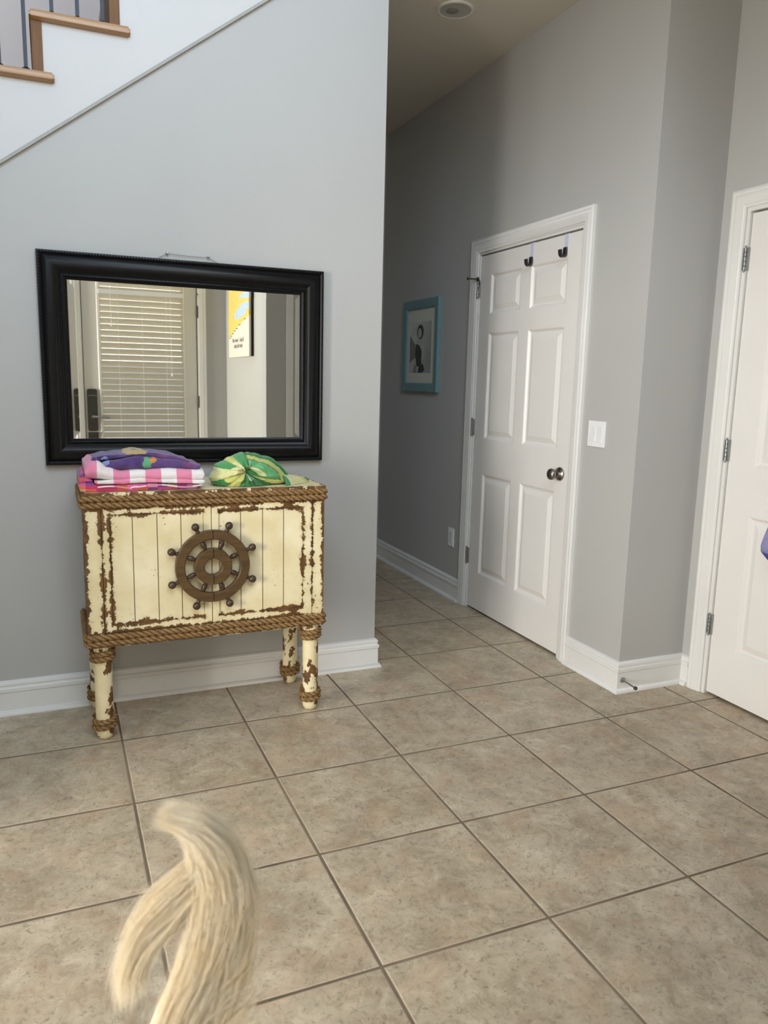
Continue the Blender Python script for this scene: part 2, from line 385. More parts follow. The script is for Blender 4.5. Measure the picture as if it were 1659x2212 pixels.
# dark backing so the rooms behind the closed doors stay dark
bm = B(); box(bm, XR+0.12, XR+0.14, 0.5, 1.8, 0, 2.3); obj('dark_backing_1', bm, M_dark, kind='structure')
bm = B(); box(bm, XD+0.12, XD+0.14, -1.1, 0.2, 0, 2.3); obj('dark_backing_2', bm, M_dark, kind='structure')
bm = B(); box(bm, 0.915, 0.962, YA-0.0005, YA+0.014, 0.14, 2.2); obj('trim_7', bm, M_trim, kind='structure')

def panel_leaf(xf, thick, y0, y1, z0, z1, cols, rows, sign=-1):
    """raised panel door; face plane at x = xf facing -x; cols/rows = panel outer ranges"""
    bm = B()
    ys = sorted({y0, y1} | {c for q in cols for c in q}); zs = sorted({z0, z1} | {c for q in rows for c in q})
    V = {}
    def v(x, y, z):
        k = (round(x, 5), round(y, 5), round(z, 5))
        if k not in V: V[k] = bm.verts.new((x, y, z))
        return V[k]
    for i in range(len(ys)-1):
        for j in range(len(zs)-1):
            a, b, c, d = ys[i], ys[i+1], zs[j], zs[j+1]
            hole = any(abs(a-q[0]) < 1e-6 and abs(b-q[1]) < 1e-6 for q in cols) and any(abs(c-q[0]) < 1e-6 and abs(d-q[1]) < 1e-6 for q in rows)
            if not hole: bm.faces.new((v(xf, a, c), v(xf, a, d), v(xf, b, d), v(xf, b, c))); continue
            steps = [(0, 0), (0.004, 0.001), (0.014, 0.0105), (0.020, 0.0115), (0.024, 0.0115), (0.050, 0.002), (0.052, 0.002)]
            rings = [[v(xf+h, a+w, c+w), v(xf+h, a+w, d-w), v(xf+h, b-w, d-w), v(xf+h, b-w, c+w)] for w, h in steps]
            for A, C in zip(rings, rings[1:]):
                for k in range(4): bm.faces.new((A[k], A[(k+1) % 4], C[(k+1) % 4], C[k]))
            bm.faces.new(rings[-1])
    xb = xf+thick; bk = [v(xb, y0, z0), v(xb, y0, z1), v(xb, y1, z1), v(xb, y1, z0)]; fr = [v(xf, y0, z0), v(xf, y0, z1), v(xf, y1, z1), v(xf, y1, z0)]
    bm.faces.new(bk)
    # rims built as strips along the grid coordinates
    for z in (z0, z1):
        for a, b in zip(ys, ys[1:]): bm.faces.new((v(xf, a, z), v(xf, b, z), bm.verts.new((xb, b, z)), bm.verts.new((xb, a, z))))
    for y in (y0, y1):
        for a, b in zip(zs, zs[1:]): bm.faces.new((v(xf, y, a), v(xf, y, b), bm.verts.new((xb, y, b)), bm.verts.new((xb, y, a))))
    return bm
ROWS = [(0.228, 0.818), (1.018, 1.606), (1.706, 1.922)]
def hinge(parent, org, x, y, z, h=0.09):
    bm = B(); box(bm, x-0.004, x+0.006, y-0.012, y+0.012, z-h/2, z+h/2, 0.001)
    for i in range(5):
        lathe(bm, [(0.0055, 0), (0.0055, h/5-0.002)], (x-0.006, y, z-h/2+i*h/5+0.001), n=12)
    ball(bm, (x-0.006, y, z+h/2+0.003), 0.005, 10, 6); ball(bm, (x-0.006, y, z-h/2-0.002), 0.005, 10, 6)
    for q in (-1, 0, 1): ball(bm, (x-0.004, y+0.008, z+q*0.03), 0.003, 8, 5)
    obj('hinge', bm, M_hinge, parent, org, smooth=True)
# door 1
o1 = Vector((XR+0.006, 1.12, 0))
d1 = obj('door_1', panel_leaf(XR+0.005, 0.035, 0.664, 1.580, 0.012, 2.026, [(0.770, 1.078), (1.164, 1.470)], ROWS), M_door, None, o1, kind='structure', label='white six panel door with nickel knob and two hooks')
for z in (1.85, 1.077, 0.317): hinge(d1, o1, XR-0.002, 1.588, z)
bm = B(); ks = 0.727; kz = 0.906
lathe(bm, [(0.001, 0), (0.030, 0.0), (0.033, -0.004), (0.031, -0.009), (0.014, -0.012), (0.011, -0.016), (0.011, -0.030), (0.016, -0.034), (0.025, -0.040), (0.0285, -0.050), (0.026, -0.061), (0.016, -0.067), (0.001, -0.068)], (XR+0.005, ks, kz), 'x', 32, caps=False)
obj('door_knob', bm, simple('satin_nickel_knob', (0.30, 0.27, 0.24), 0.27, 1.0), d1, o1, smooth='all')
# hinge pin door stop on the top hinge
bm = B()
hx, hy, hz = XR-0.010, 1.588, 1.905
tube(bm, [(hx, hy, hz-0.012), (hx, hy, hz+0.008)], 0.008, 12)
tube(bm, [(hx, hy, hz), (hx-0.045, hy+0.028, hz+0.002)], 0.0042, 8); ball(bm, (hx-0.048, hy+0.030, hz+0.002), 0.009, 12, 8, (0.7, 1, 1))
tube(bm, [(hx, hy, hz), (hx-0.020, hy-0.035, hz-0.001)], 0.004, 8); ball(bm, (hx-0.022, hy-0.037, hz-0.001), 0.007, 12, 8)
tube(bm, [(hx-0.004, hy-0.010, hz), (hx-0.006, hy-0.028, hz-0.008), (hx-0.004, hy-0.030, hz-0.030), (hx-0.002, hy-0.014, hz-0.055)], 0.0025, 8)
obj('pin_stop', bm, simple('dark_bronze_stop', (0.06, 0.055, 0.05), 0.5, 0.5), d1, o1, smooth=True, label='small hinge pin door stop')
# door 2
o2 = Vector((XD+0.012, -0.42, 0))
d2 = obj('door_2', panel_leaf(XD+0.010, 0.035, -0.886, 0.056, 0.012, 2.026, [(-0.790, -0.455), (-0.375, -0.075)], ROWS), M_door, None, o2, kind='structure')
for z in (1.85, 1.077, 0.317): hinge(d2, o2, XD+0.003, 0.064, z)
bm = B(); lathe(bm, [(0.001, 0), (0.030, 0.0), (0.033, -0.004), (0.031, -0.009), (0.014, -0.012), (0.011, -0.030), (0.025, -0.040), (0.0285, -0.050), (0.026, -0.061), (0.001, -0.068)], (XD+0.010, -0.823, 0.906), 'x', 28, caps=False)
obj('door_knob', bm, M_nickel, d2, o2, smooth='all')

# entry door (seen in the mirror)
o3 = Vector(((DE[0]+DE[1])/2, YD-0.02, 0)); YF = YD-0.012
bm = B(); a0, a1 = DE[0]+0.010, DE[1]-0.010; g0, g1, gz0, gz1 = -0.262, 0.398, 0.30, 2.10
def leafbox(x0, x1, z0, z1): box(bm, x0, x1, YF-0.044, YF, z0, z1)
leafbox(a0, g0, 0.012, DE[2]-0.010); leafbox(g1, a1, 0.012, DE[2]-0.010); leafbox(g0, g1, 0.012, gz0); leafbox(g0, g1, gz1, DE[2]-0.010)
mitre_frame(bm, [(-0.020, 0), (-0.020, 0.006), (-0.012, 0.012), (0.004, 0.010), (0.012, 0.0)], g0, g1, gz0, gz1, lambda a, b, h: (a, YF+h, b))
d3 = obj('door_3', bm, simple('entry_door_paint', (0.76, 0.74, 0.68), 0.35, var=0.01, scale=3), None, o3, kind='structure', label='white entry door with glass, seen in the mirror')
t = NT('door_glass'); t.set((1, 1, 1, 1), 0.0, 0, 0.5); t.b.inputs['Transmission Weight'].default_value = 1.0; t.b.inputs['IOR'].default_value = 1.0
bm = B(); box(bm, g0-0.002, g1+0.002, YF-0.026, YF-0.022, gz0-0.002, gz1+0.002); obj('glass_pane', bm, t.m, d3, o3)
M_brz = simple('dark_bronze_hardware', (0.085, 0.08, 0.07), 0.35, 0.7)
bm = B(); ex = -0.338
def rrect(cx, cz, w, h, r, n=8):
    P_ = []
    for (sx, sz, a) in ((1, 1, 0), (-1, 1, 90), (-1, -1, 180), (1, -1, 270)):
        for i in range(n+1):
            an = math.radians(a + 90*i/n); P_.append((cx+sx*(w/2-r)+r*math.cos(an), cz+sz*(h/2-r)+r*math.sin(an)))
    return P_
poly_prism(bm, rrect(ex, 1.030, 0.078, 0.345, 0.016), 'y', YF, YF+0.016)
poly_prism(bm, rrect(ex+0.002, 1.035, 0.070, 0.225, 0.010), 'y', YF+0.016, YF+0.022)
obj('lock_plate', bm, M_brz, d3, o3)
bm = B(); tube(bm, [(ex+0.034-0.066, YF+0.024, 1.146), (ex, YF+0.025, 1.152), (ex+0.034, YF+0.024, 1.146)], 0.0025, 8)
lathe(bm, [(0.018, 0), (0.016, 0.012), (0.011, 0.020), (0.011, 0.045)], (ex+0.004, YF+0.020, 0.978), 'y', 20)
tube(bm, [(ex+0.004, YF+0.060, 0.978), (ex+0.04, YF+0.066, 0.977), (ex+0.09, YF+0.064, 0.972), (ex+0.128, YF+0.060, 0.968)], [0.011, 0.010, 0.010, 0.009], 12)
obj('lever_handle', bm, M_nickel, d3, o3, smooth=True)
for z in (1.861, 1.107, 0.33, 2.25):
    bm = B(); lathe(bm, [(0.007, 0), (0.007, 0.10)], (DE[1]-0.004, YD+0.006, z-0.05), n=12); box(bm, DE[1]-0.012, DE[1]+0.004, YD-0.004, YD+0.004, z-0.05, z+0.05)
    obj('hinge', bm, M_brz, d3, o3, smooth=True)
bm = B(); box(bm, DE[0]+0.006, DE[0]+0.012, YF-0.03, YF+0.002, 0.0, DE[2]); box(bm, DE[1]-0.012, DE[1]-0.006, YF-0.03, YF+0.002, 0, DE[2]); obj('weather_strip', bm, M_dark, d3, o3)

# horizontal blind on the entry door
bo = Vector(((g0+g1)/2, YF+0.03, 0.36))
blind = empty('window_blind', bo, 'white horizontal slat blind covering the glass of the entry door, seen in the mirror', 'blind')
t = NT('blind_slat'); t.set((0.56, 0.53, 0.46, 1), 0.45); tr = t.n('ShaderNodeBsdfTranslucent'); tr.inputs[0].default_value = (0.90, 0.82, 0.58, 1)
mx = t.n('ShaderNodeMixShader'); mx.inputs[0].default_value = 0.16; t.link(t.b.outputs[0], mx.inputs[1]); t.link(tr.outputs[0], mx.inputs[2]); t.link(mx.outputs[0], t.out.inputs[0]); M_slat = t.m
bm = B(); box(bm, g0-0.006, g1+0.008, YF+0.012, YF+0.062, 1.965, 2.020, 0.004); obj('headrail', bm, M_plate, blind, bo)
SP = 0.0485; zz = 1.945; slat_me = None
while zz > 0.40:
    bm = B(); n = 6; A = []; w = 0.050; th = math.radians(63)
    for s_ in (0, 1):
        X_ = (g0, g1+0.002)[s_]; top = []; bot = []
        for i in range(n+1):
            u = (i/n-0.5)*w; cr = 0.0028*(1-(2*i/n-1)**2)
            y = YF+0.036 + u*math.cos(th) + cr*math.sin(th); z = zz + u*math.sin(th) - cr*math.cos(th)*0 + 0
            top.append(bm.verts.new((X_, y, z))); bot.append(bm.verts.new((X_, y-0.0022*math.sin(th)*1.0, z+0.0022*math.cos(th))))
        A.append((top, bot))
    (t0, b0), (t1, b1) = A
    for i in range(n):
        bm.faces.new((t0[i], t0[i+1], t1[i+1], t1[i])); bm.faces.new((b0[i], b1[i], b1[i+1], b0[i+1]))
    bm.faces.new((t0[0], t1[0], b1[0], b0[0])); bm.faces.new((t0[n], b0[n], b1[n], t1[n]))
    bm.faces.new(t0 + b0[::-1]); bm.faces.new(t1 + b1[::-1])
    obj('slat', bm, M_slat, blind, bo, smooth=True)
    zz -= SP
bm = B(); box(bm, g0, g1+0.002, YF+0.020, YF+0.052, 0.345, 0.368, 0.003); obj('bottom_rail', bm, M_plate, blind, bo)
for cx in (g0+0.14, (g0+g1)/2, g1-0.14):
    bm = B()
    for dy in (0.010, 0.064): tube(bm, [(cx, YF+dy, 1.97), (cx, YF+dy, 0.36)], 0.0009, 6)
    obj('ladder_cord', bm, M_plate, blind, bo)
for cx, zb in ((g0+0.085, 1.73), (g1-0.105, 1.34)):
    bm = B(); tube(bm, [(cx, YF+0.068, 1.97), (cx+0.004, YF+0.070, zb)], 0.0013, 6); lathe(bm, [(0.002, 0.03), (0.008, 0.0), (0.001, -0.001)], (cx+0.004, YF+0.070, zb-0.02), n=10)
    obj('pull_cord', bm, M_plate, blind, bo)

# ---------------------------------------------------------------- stairs (treads, risers, balusters, rail)
def wood_mat(name, c1, c2, rough=0.35, sx=14.0, along='x'):
    t = NT(name); s = {'x': (1.2, sx, sx), 'z': (sx, sx, 1.2), 'y': (sx, 1.2, sx)}[along]
    v = t.scaled(*s); n = t.noise(3.0, 6, 0.62, v, 0.8); f = t.noise(24, 3, 0.6, v)
    c = t.mix(t.mapr(n, 0.3, 0.7), c1, c2); c = t.mix(t.mapr(f, 0.55, 0.75, 0, 0.3), c, tuple(x*0.6 for x in c1[:3])+(1,))
    t.bump(n, 0.06, 0.001); return t.set(c, rough, 0, 0.5)
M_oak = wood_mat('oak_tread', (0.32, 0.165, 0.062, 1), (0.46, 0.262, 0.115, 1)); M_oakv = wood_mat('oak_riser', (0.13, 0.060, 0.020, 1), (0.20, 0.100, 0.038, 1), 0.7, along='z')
M_iron = simple('black_iron', (0.02, 0.022, 0.026), 0.42, 0.6)
so = Vector((-0.6, 1.4, 0))
stairs = empty('staircase', so, 'oak staircase with black iron balusters rising above the white sloped wall', 'stairs')
for k in range(-7, 5):
    xr = X0T + k*RUN; zt = Z0T + k*RISE
    if xr > XH-0.36: break
    # tread k : starts at this riser, top at zt+RISE
    zt1 = zt+RISE
    bm = B(); xa, xb = xr-0.004, xr+RUN+0.070
    if xb > XH: xb = XH
    # nosing profile swept round the open side
    P_ = [(YS, zt1), (YW-0.032+0.008, zt1), (YW-0.040, zt1+0.006), (YW-0.042, zt1+0.017), (YW-0.038, zt1+0.028), (YW-0.026, zt1+0.032), (YS, zt1+0.032)]
    poly_prism(bm, P_, 'x', xa, xb)
    bmesh.ops.bevel(bm, geom=[e for e in bm.edges if abs(e.verts[0].co.x-e.verts[1].co.x) < 1e-5 and max(e.verts[0].co.y, e.verts[1].co.y) < YS-0.1], offset=0.006, segments=2, affect='EDGES')
    obj('tread', bm, M_oak, stairs, so, smooth=True)
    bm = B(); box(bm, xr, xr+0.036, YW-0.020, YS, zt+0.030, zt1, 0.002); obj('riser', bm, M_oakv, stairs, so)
    for i in range(3):
        bx_ = xr + 0.071 + i*0.085
        if bx_ > XH-0.05: continue
        bm = B(); zb = zt1+0.032; ztop = 0.7519*(bx_-X0T) + Z0T + 0.98
        box(bm, bx_-0.0065, bx_+0.0065, YW+0.005, YW+0.018, zb, ztop)
        for a, b in ((0.013, 0.0), (0.008, 0.014)): pass
        lathe(bm, [(0.019, 0), (0.018, 0.006), (0.012, 0.014), (0.009, 0.016)], (bx_, YW+0.0115, zb), n=4)
        obj('baluster', bm, M_iron, stairs, so)
bm = B()
ra, rb = X0T-7*RUN+0.05, XH-0.04
tube(bm, [(ra, YW+0.0115, 0.7519*(ra-X0T)+Z0T+1.0), (rb, YW+0.0115, 0.7519*(rb-X0T)+Z0T+1.0)], 0.03, 14)
obj('handrail', bm, M_oak, stairs, so, smooth=True)

# ---------------------------------------------------------------- recessed ceiling light
lo = Vector((LX, LY, ZC))
light = empty('recessed_light', lo, 'round white recessed ceiling light, unlit, in the hall ceiling', 'light')
M_lt = simple('white_light_trim', (0.70, 0.68, 0.62), 0.5, var=0.01)
bm = B(); lathe(bm, [(0.088, 0.0), (0.087, -0.005), (0.080, -0.008), (0.072, -0.006), (0.066, 0.0), (0.066, -0.001)], lo, n=40, caps=False); obj('trim_ring', bm, M_lt, light, lo, smooth=True)
bm = B(); lathe(bm, [(0.072, -0.006), (0.060, -0.0035), (0.034, -0.0015), (0.001, -0.0012)], lo, n=40, caps=False); obj('baffle', bm, simple('grey_light_baffle', (0.42, 0.40, 0.36), 0.6, var=0.01), light, lo, smooth='all')
bm = B(); lathe(bm, [(0.001, -0.0060), (0.012, -0.0058), (0.024, -0.0045), (0.030, -0.0018), (0.031, -0.0012)], Vector((LX-0.008, LY+0.018, ZC)), n=28, caps=False); obj('lamp_lens', bm, simple('lamp_lens_glass', (0.25, 0.24, 0.21), 0.25, var=0.01), light, lo, smooth='all')

# ---------------------------------------------------------------- cabinet
CX0, CX1, CY0, CY1 = -0.562, 0.317, 0.465, 0.832
co = Vector(((CX0+CX1)/2, (CY0+CY1)/2, 0)); cab = empty('cabinet', co, 'distressed cream two door cabinet trimmed with rope, ship wheel on its front', 'cabinet')
cab_objs = []
CREAM, CREAM2, BROWN, BROWN2 = lin(224, 208, 162), lin(238, 226, 190), lin(116, 82, 44), lin(82, 56, 28)
def worn(name, lines=(), speck=0.50, patch=None, grooves=(), amp=0.020, org=co):
    t = NT(name); xyz = t.xyz(); n1 = t.noise(38, 6, 0.68); n2 = t.noise(120, 4, 0.6)
    nn = t.math('ADD', t.math('MULTIPLY', n1, 0.75), t.math('MULTIPLY', n2, 0.25))
    wear = None; j = t.math('ADD', t.math('MULTIPLY', t.math('SUBTRACT', nn, 0.5), amp*3.1), t.math('MULTIPLY', t.math('SUBTRACT', t.noise(13, 3), 0.50), 0.034))
    def mx(a, b): return b if a is None else t.math('MAXIMUM', a, b)
    AX = {'x': 0, 'y': 1, 'z': 2}
    for ax, pos, hw, ax2, lo_, hi in lines:
        pos -= org[AX[ax]]; lo2, hi2 = lo_-org[AX[ax2]], hi-org[AX[ax2]]
        d = t.math('ABSOLUTE', t.math('SUBTRACT', xyz[AX[ax]], pos))
        e = t.math('ADD', t.math('SUBTRACT', hw, d), j)
        c2 = xyz[AX[ax2]]
        gate = t.math('MINIMUM', t.math('SUBTRACT', c2, lo2), t.math('SUBTRACT', hi2, c2))
        gate = t.math('MULTIPLY', gate, 1.0)
        wear = mx(wear, t.math('MINIMUM', e, t.math('ADD', gate, 0.004)))
    mask = t.mapr(wear, -0.0004, 0.0006) if wear is not None else None
    sp = t.mapr(t.noise(95, 2, 0.5), 0.735-0.02*speck, 0.75-0.02*speck)
    spk = t.math('MULTIPLY', sp, t.mapr(t.noise(9, 2), 0.42, 0.58))
    mask = spk if mask is None else t.math('MAXIMUM', mask, spk)
    if patch:
        pm = t.mapr(t.noise(patch[0], 5, 0.62, t.scaled(1, 1, 0.62)), patch[1], patch[1]+0.012)
        mask = t.math('MAXIMUM', mask, pm)
    col = t.mix(t.mapr(t.noise(6, 3), 0.35, 0.65), CREAM, CREAM2)
    col = t.mix(t.mapr(t.noise(11, 4), 0.5, 0.75, 0, 0.28), col, lin(196, 176, 124))
    if wear is not None: col = t.mix(t.mapr(wear, -0.012, -0.001, 0, 0.25), col, lin(186, 164, 112))
    br = t.mix(t.mapr(t.noise(30, 3), 0.35, 0.65), BROWN2, BROWN)
    col = t.mix(mask, col, br)
    for gx in grooves:
        g = t.mapr(t.math('ABSOLUTE', t.math('SUBTRACT', xyz[0], gx-org[0])), 0.0010, 0.0022, 1, 0); col = t.mix(t.math('MULTIPLY', g, 0.85), col, lin(110, 86, 48))
    t.bump(t.math('SUBTRACT', 1.0, mask), 0.5, 0.0008)
    return t.set(col, t.mapr(mask, 0, 1, 0.42, 0.6), 0, 0.4)
YFc = CY0
# carcass: posts, sides, back, bottom
bm = B()
box(bm, CX0, -0.505, CY0, CY0+0.05, 0.362, 0.915); box(bm, 0.270, CX1, CY0, CY0+0.05, 0.362, 0.915)
box(bm, -0.505, 0.270, CY0, CY0+0.05, 0.870, 0.915); box(bm, -0.505, 0.270, CY0, CY0+0.05, 0.362, 0.413)
box(bm, CX0+0.006, CX0+0.024, CY0+0.05, CY1, 0.362, 0.915); box(bm, CX1-0.024, CX1-0.006, CY0+0.05, CY1, 0.362, 0.915)
box(bm, CX0+0.024, CX1-0.024, CY1-0.015, CY1, 0.362, 0.915); box(bm, CX0+0.024, CX1-0.024, CY0+0.05, CY1-0.015, 0.365, 0.380)
obj('body', bm, worn('worn_body_paint', [('x', CX0, 0.009, 'z', 0.3, 0.95), ('x', -0.505, 0.007, 'z', 0.3, 0.95), ('x', 0.270, 0.005, 'z', 0.3, 0.95), ('x', CX1, 0.009, 'z', 0.3, 0.95), ('z', 0.870, 0.010, 'x', -1, 1), ('z', 0.413, 0.004, 'x', -1, 1), ('z', 0.365, 0.004, 'x', -1, 1)], 1.0), cab, co)
bm = B(); box(bm, CX0-0.004, CX1+0.004, CY0-0.006, CY1, 0.905, 0.925, 0.002)
obj('top', bm, worn('worn_top_paint', [('y', CY0-0.006, 0.004, 'x', -1, 1), ('x', CX1+0.004, 0.006, 'y', 0, 2), ('x', CX0-0.004, 0.006, 'y', 0, 2), ('y', CY1, 0.006, 'x', -1, 1)], 0.4), cab, co)
def rope_mat():
    t = NT('jute_rope'); n = t.noise(60, 4); c = t.mix(t.mapr(n, 0.3, 0.7), lin(116, 86, 50), lin(158, 126, 82)); at = t.n('ShaderNodeAttribute', attribute_name='groove'); c = t.mix(t.mapr(at.outputs['Fac'], 0.15, 0.62, 0.85, 0.0), c, lin(58, 38, 18))  # strand grooves darkened in colour, standing in for the shade between strands
    t.bump(t.noise(260, 3), 0.5, 0.0015); return t.set(c, 0.75, 0, 0.25)
M_rope = rope_mat()
def band(z, R=0.0118, off=0.003, hand=1):
    bm = B(); a, b, c, d = CX0-off, CX1+off, CY0-off-0.003, CY1-0.012; r = 0.010; P_ = []
    P_ = [(a, d, z), (a, c+r, z), (a+0.3*r, c+0.3*r, z), (a+r, c, z), (b-r, c, z), (b-0.3*r, c+0.3*r, z), (b, c+r, z), (b, d, z)]
    rope(bm, P_, R, False, 0.072, 0.0035, 18, hand); return bm
for z in (0.903, 0.881): obj('rope_trim', band(z), M_rope, cab, co, smooth='all')
for z in (0.401, 0.379): obj('rope_trim', band(z), M_rope, cab, co, smooth='all')
# doors
def cab_door(x0, x1, p0, p1, grooves, wheel_side):
    z0, z1, q0, q1 = 0.4145, 0.8685, 0.4435, 0.8445; t_ = 0.020
    bm = B(); y0 = YFc-0.002
    box(bm, x0, p0, y0, y0+t_, z0, z1, 0.0012); box(bm, p1, x1, y0, y0+t_, z0, z1, 0.0012)
    box(bm, p0-0.0005, p1+0.0005, y0, y0+t_, z0, q0, 0.0012); box(bm, p0-0.0005, p1+0.0005, y0, y0+t_, q1, z1, 0.0012)
    ol = [('z', z1, 0.006, 'x', x0, x1), ('z', z0, 0.007, 'x', x0, x1)]
    L = []
    if wheel_side > 0: L += [('x', x0, 0.008, 'z', z0-0.01, z1+0.01), ('x', p0, 0.0065, 'z', q0, q1)]
    else: L += [('x', x1, 0.006, 'z', z0-0.01, z1+0.01), ('x', p1, 0.0065, 'z', q0, q1)]
    L += [('z', q1, 0.0055, 'x', p0, p1), ('z', q0, 0.0065, 'x', p0, p1)]
    fm = worn('worn_door_frame_paint', ol+L, 0.8)
    door = obj('door', bm, fm, cab, co)
    # planked panel with real grooves
    bm = B(); ed = [p0] + list(grooves) + [p1]; g = 0.0018
    box(bm, p0-0.004, p1+0.004, y0+0.0075, y0+0.016, q0-0.004, q1+0.004)
    for a, b in zip(ed, ed[1:]): box(bm, a+g/2, b-g/2, y0+0.0045, y0+0.0085, q0-0.001, q1+0.001, 0.0006)
    PL = [('z', q1, 0.0075, 'x', p0-0.01, p1+0.01), ('z', q0, 0.0070, 'x', p0-0.01, p1+0.01), ('x', p0 if wheel_side > 0 else p1, 0.0085, 'z', q0-.01, q1+.01)]
    obj('plank_panel', bm, worn('worn_plank_paint', PL, 1.0, grooves=ed), door, co)
    return door
dl = cab_door(-0.5035, -0.1228, -0.477, -0.150, (-0.400, -0.315, -0.231), 1)
dr = cab_door(-0.1202, 0.2685, -0.095, 0.233, (-0.012, 0.072, 0.154), -1)
# ship wheel: one half on each door
M_wheel = wood_mat('dark_wheel_wood', (0.058, 0.031, 0.010, 1), (0.125, 0.070, 0.024, 1), 0.38, 20.0)
M_spoke = wood_mat('dark_spindle_wood', (0.042, 0.022, 0.012, 1), (0.080, 0.044, 0.024, 1), 0.28, 20.0)
wc = Vector((-0.1215, 0, 0.641))
def half_ring(bm, r0, r1, ya, yb, side):
    n = 48; prof = [(r0, yb), (r0, ya+0.003), (r0+0.003, ya), (r1-0.003, ya), (r1, ya+0.003), (r1, yb)]
    rings = []; gap = 0.0011
    for i in range(n+1):
        a = PI/2 - side*PI*i/n; ring = []
        for r, y in prof:
            x = r*math.cos(a); z = r*math.sin(a)
            x = side*max(side*x, 0) + side*gap
            ring.append(bm.verts.new((wc.x+x, y, wc.z+z)))
        rings.append(ring)
    m = len(prof)
    for A, C in zip(rings, rings[1:]):
        for k in range(m): bm.faces.new((A[k], A[(k+1) % m], C[(k+1) % m], C[k]))
    bm.faces.new(rings[0]); bm.faces.new(rings[-1][::-1])
for side, door in ((-1, dl), (1, dr)):
    yb = YFc-0.010
    bm = B(); half_ring(bm, 0.101, 0.1355, yb-0.022, yb, side); half_ring(bm, 0.0315, 0.0675, yb-0.030, yb, side)
    # standoffs
    for a in (30, -30): q = math.radians(a); x = wc.x+side*0.118*math.cos(q); z = wc.z+0.118*math.sin(q); lathe(bm, [(0.007, 0), (0.007, 0.016)], (x, YFc-0.013, z), 'y', 12)
    obj('wheel_half', bm, M_wheel, door, co, smooth=True, label='half of the dark wooden ship wheel')
    bm = B()
    for k in range(4):
        a = math.radians(67.5-45*k) if side > 0 else math.radians(112.5+45*k)
        w = Vector((math.cos(a), 0, math.sin(a))); v = Vector((0, 1, 0)); u = v.cross(w); c0 = Vector((wc.x, yb-0.010, wc.z))
        prof = [(0.0045, 0.062), (0.0065, 0.068), (0.0095, 0.078), (0.0105, 0.084), (0.0095, 0.090), (0.0065, 0.099), (0.005, 0.104), (0.006, 0.133), (0.0085, 0.137), (0.0080, 0.143), (0.0062, 0.147)]
        # ball knob
        R, hc = 0.0148, 0.1605
        prof += [(R*math.sin(t_), hc - R*math.cos(t_)) for t_ in [0.45+i*(PI-0.5)/9 for i in range(10)]]
        lathe(bm, prof, c0, (u, v, w), 16)
    obj('spindle_set', bm, M_spoke, door, co, smooth='all')
# legs
def leg_mat():
    return worn('worn_leg_paint', [], 0.3, patch=(17, 0.535))
M_leg = leg_mat()
for lx, ly in ((-0.514, 0.508), (0.276, 0.500), (0.276, 0.795), (-0.520, 0.795)):
    c = Vector((lx, ly, 0)); bm = B()
    lathe(bm, [(0.016, 0.0), (0.024, 0.004), (0.029, 0.014), (0.031, 0.026), (0.0315, 0.034), (0.0315, 0.364)], c, n=28)
    leg = obj('leg', bm, M_leg, cab, co, smooth=True)
    for zc in (0.045, 0.306):
        n = 44; P_ = [(lx+0.0348*math.cos(2*PI*i/n+2.2), ly+0.0348*math.sin(2*PI*i/n+2.2), zc+0.0195*(i/n)*1.02) for i in range(2*n+6)]
        bm = B(); rope(bm, P_, 0.0112, False, 0.056, 0.003, 18, 1)
        obj('rope_wrap', bm, M_rope, leg, co, smooth='all')

# ---------------------------------------------------------------- towels
def terry(t, col, s=420):
    t.bump(t.math('ADD', t.noise(s, 3, 0.7), t.math('MULTIPLY', t.noise(60, 3), 0.8)), 0.55, 0.0022)
    return t.set(col, 0.95, 0, 0.08, **{'Sheen Weight': 0.35})
def slab(bm, x0, x1, zb, zt, yf, yb, nx=110, seed=0.0, wob=0.0025, rnd=0.5, endr=0.01, mi=0):
    """soft folded layer running along x: zb/zt/yf are functions of s in 0..1; rounded front, both ends rounded"""
    m = 10; rings = []
    for i in range(nx+1):
        s = i/nx; x = x0+(x1-x0)*s; b, tz, f = zb(s), zt(s), yf(s)
        e = min(s, 1-s)*(x1-x0); k = 1.0 if e > endr else math.sqrt(max(0.0, 1-(1-e/endr)**2))
        mid = (b+tz)/2; h = (tz-b)/2*(0.25+0.75*k); pts = []
        for j in range(2*m+1):
            a = -PI/2 - PI*j/(2*m)      # front half circle from bottom to top through the front
            cy, cz = math.cos(a), math.sin(a)
            pts.append((f + h*rnd*2*(1+cy*1.0) + (0 if k > .99 else (1-k)*0.004), mid + h*cz*(1 if True else 1)))
        for j in range(1, 9): y = pts[2*m][0] + (yb-pts[2*m][0])*j/8; pts.append((y, tz if True else 0))
        pts[-1] = (yb, tz-0.3*(tz-b)); pts.append((yb, b))
        ring = []
        for q, (y, z) in enumerate(pts):
            nz = mnoise.noise(Vector((x*14+seed, y*14, z*22)))*wob + mnoise.noise(Vector((x*45+seed, y*45, z*60)))*wob*0.35
            zz_ = z + (nz if z > b+0.0008 else abs(nz)*0.2); yy_ = y + nz*1.2
            ring.append(bm.verts.new((x, yy_, max(zz_, b if b < 0.9265 else 0))))
        rings.append(ring)
    n = len(rings[0])
    for A, C in zip(rings, rings[1:]):
        for k in range(n): f_ = bm.faces.new((A[k], A[(k+1) % n], C[(k+1) % n], C[k])); f_.material_index = mi
    for r_ in (rings[0][::-1], rings[-1]): f_ = bm.faces.new(r_); f_.material_index = mi
def interp(tab):
    def f(s):
        for (a, va), (b, vb) in zip(tab, tab[1:]):
            if s <= b: u = (s-a)/(b-a); u = u*u*(3-2*u); return va+(vb-va)*u
        return tab[-1][1]
    return f
cst = lambda v: (lambda s: v)
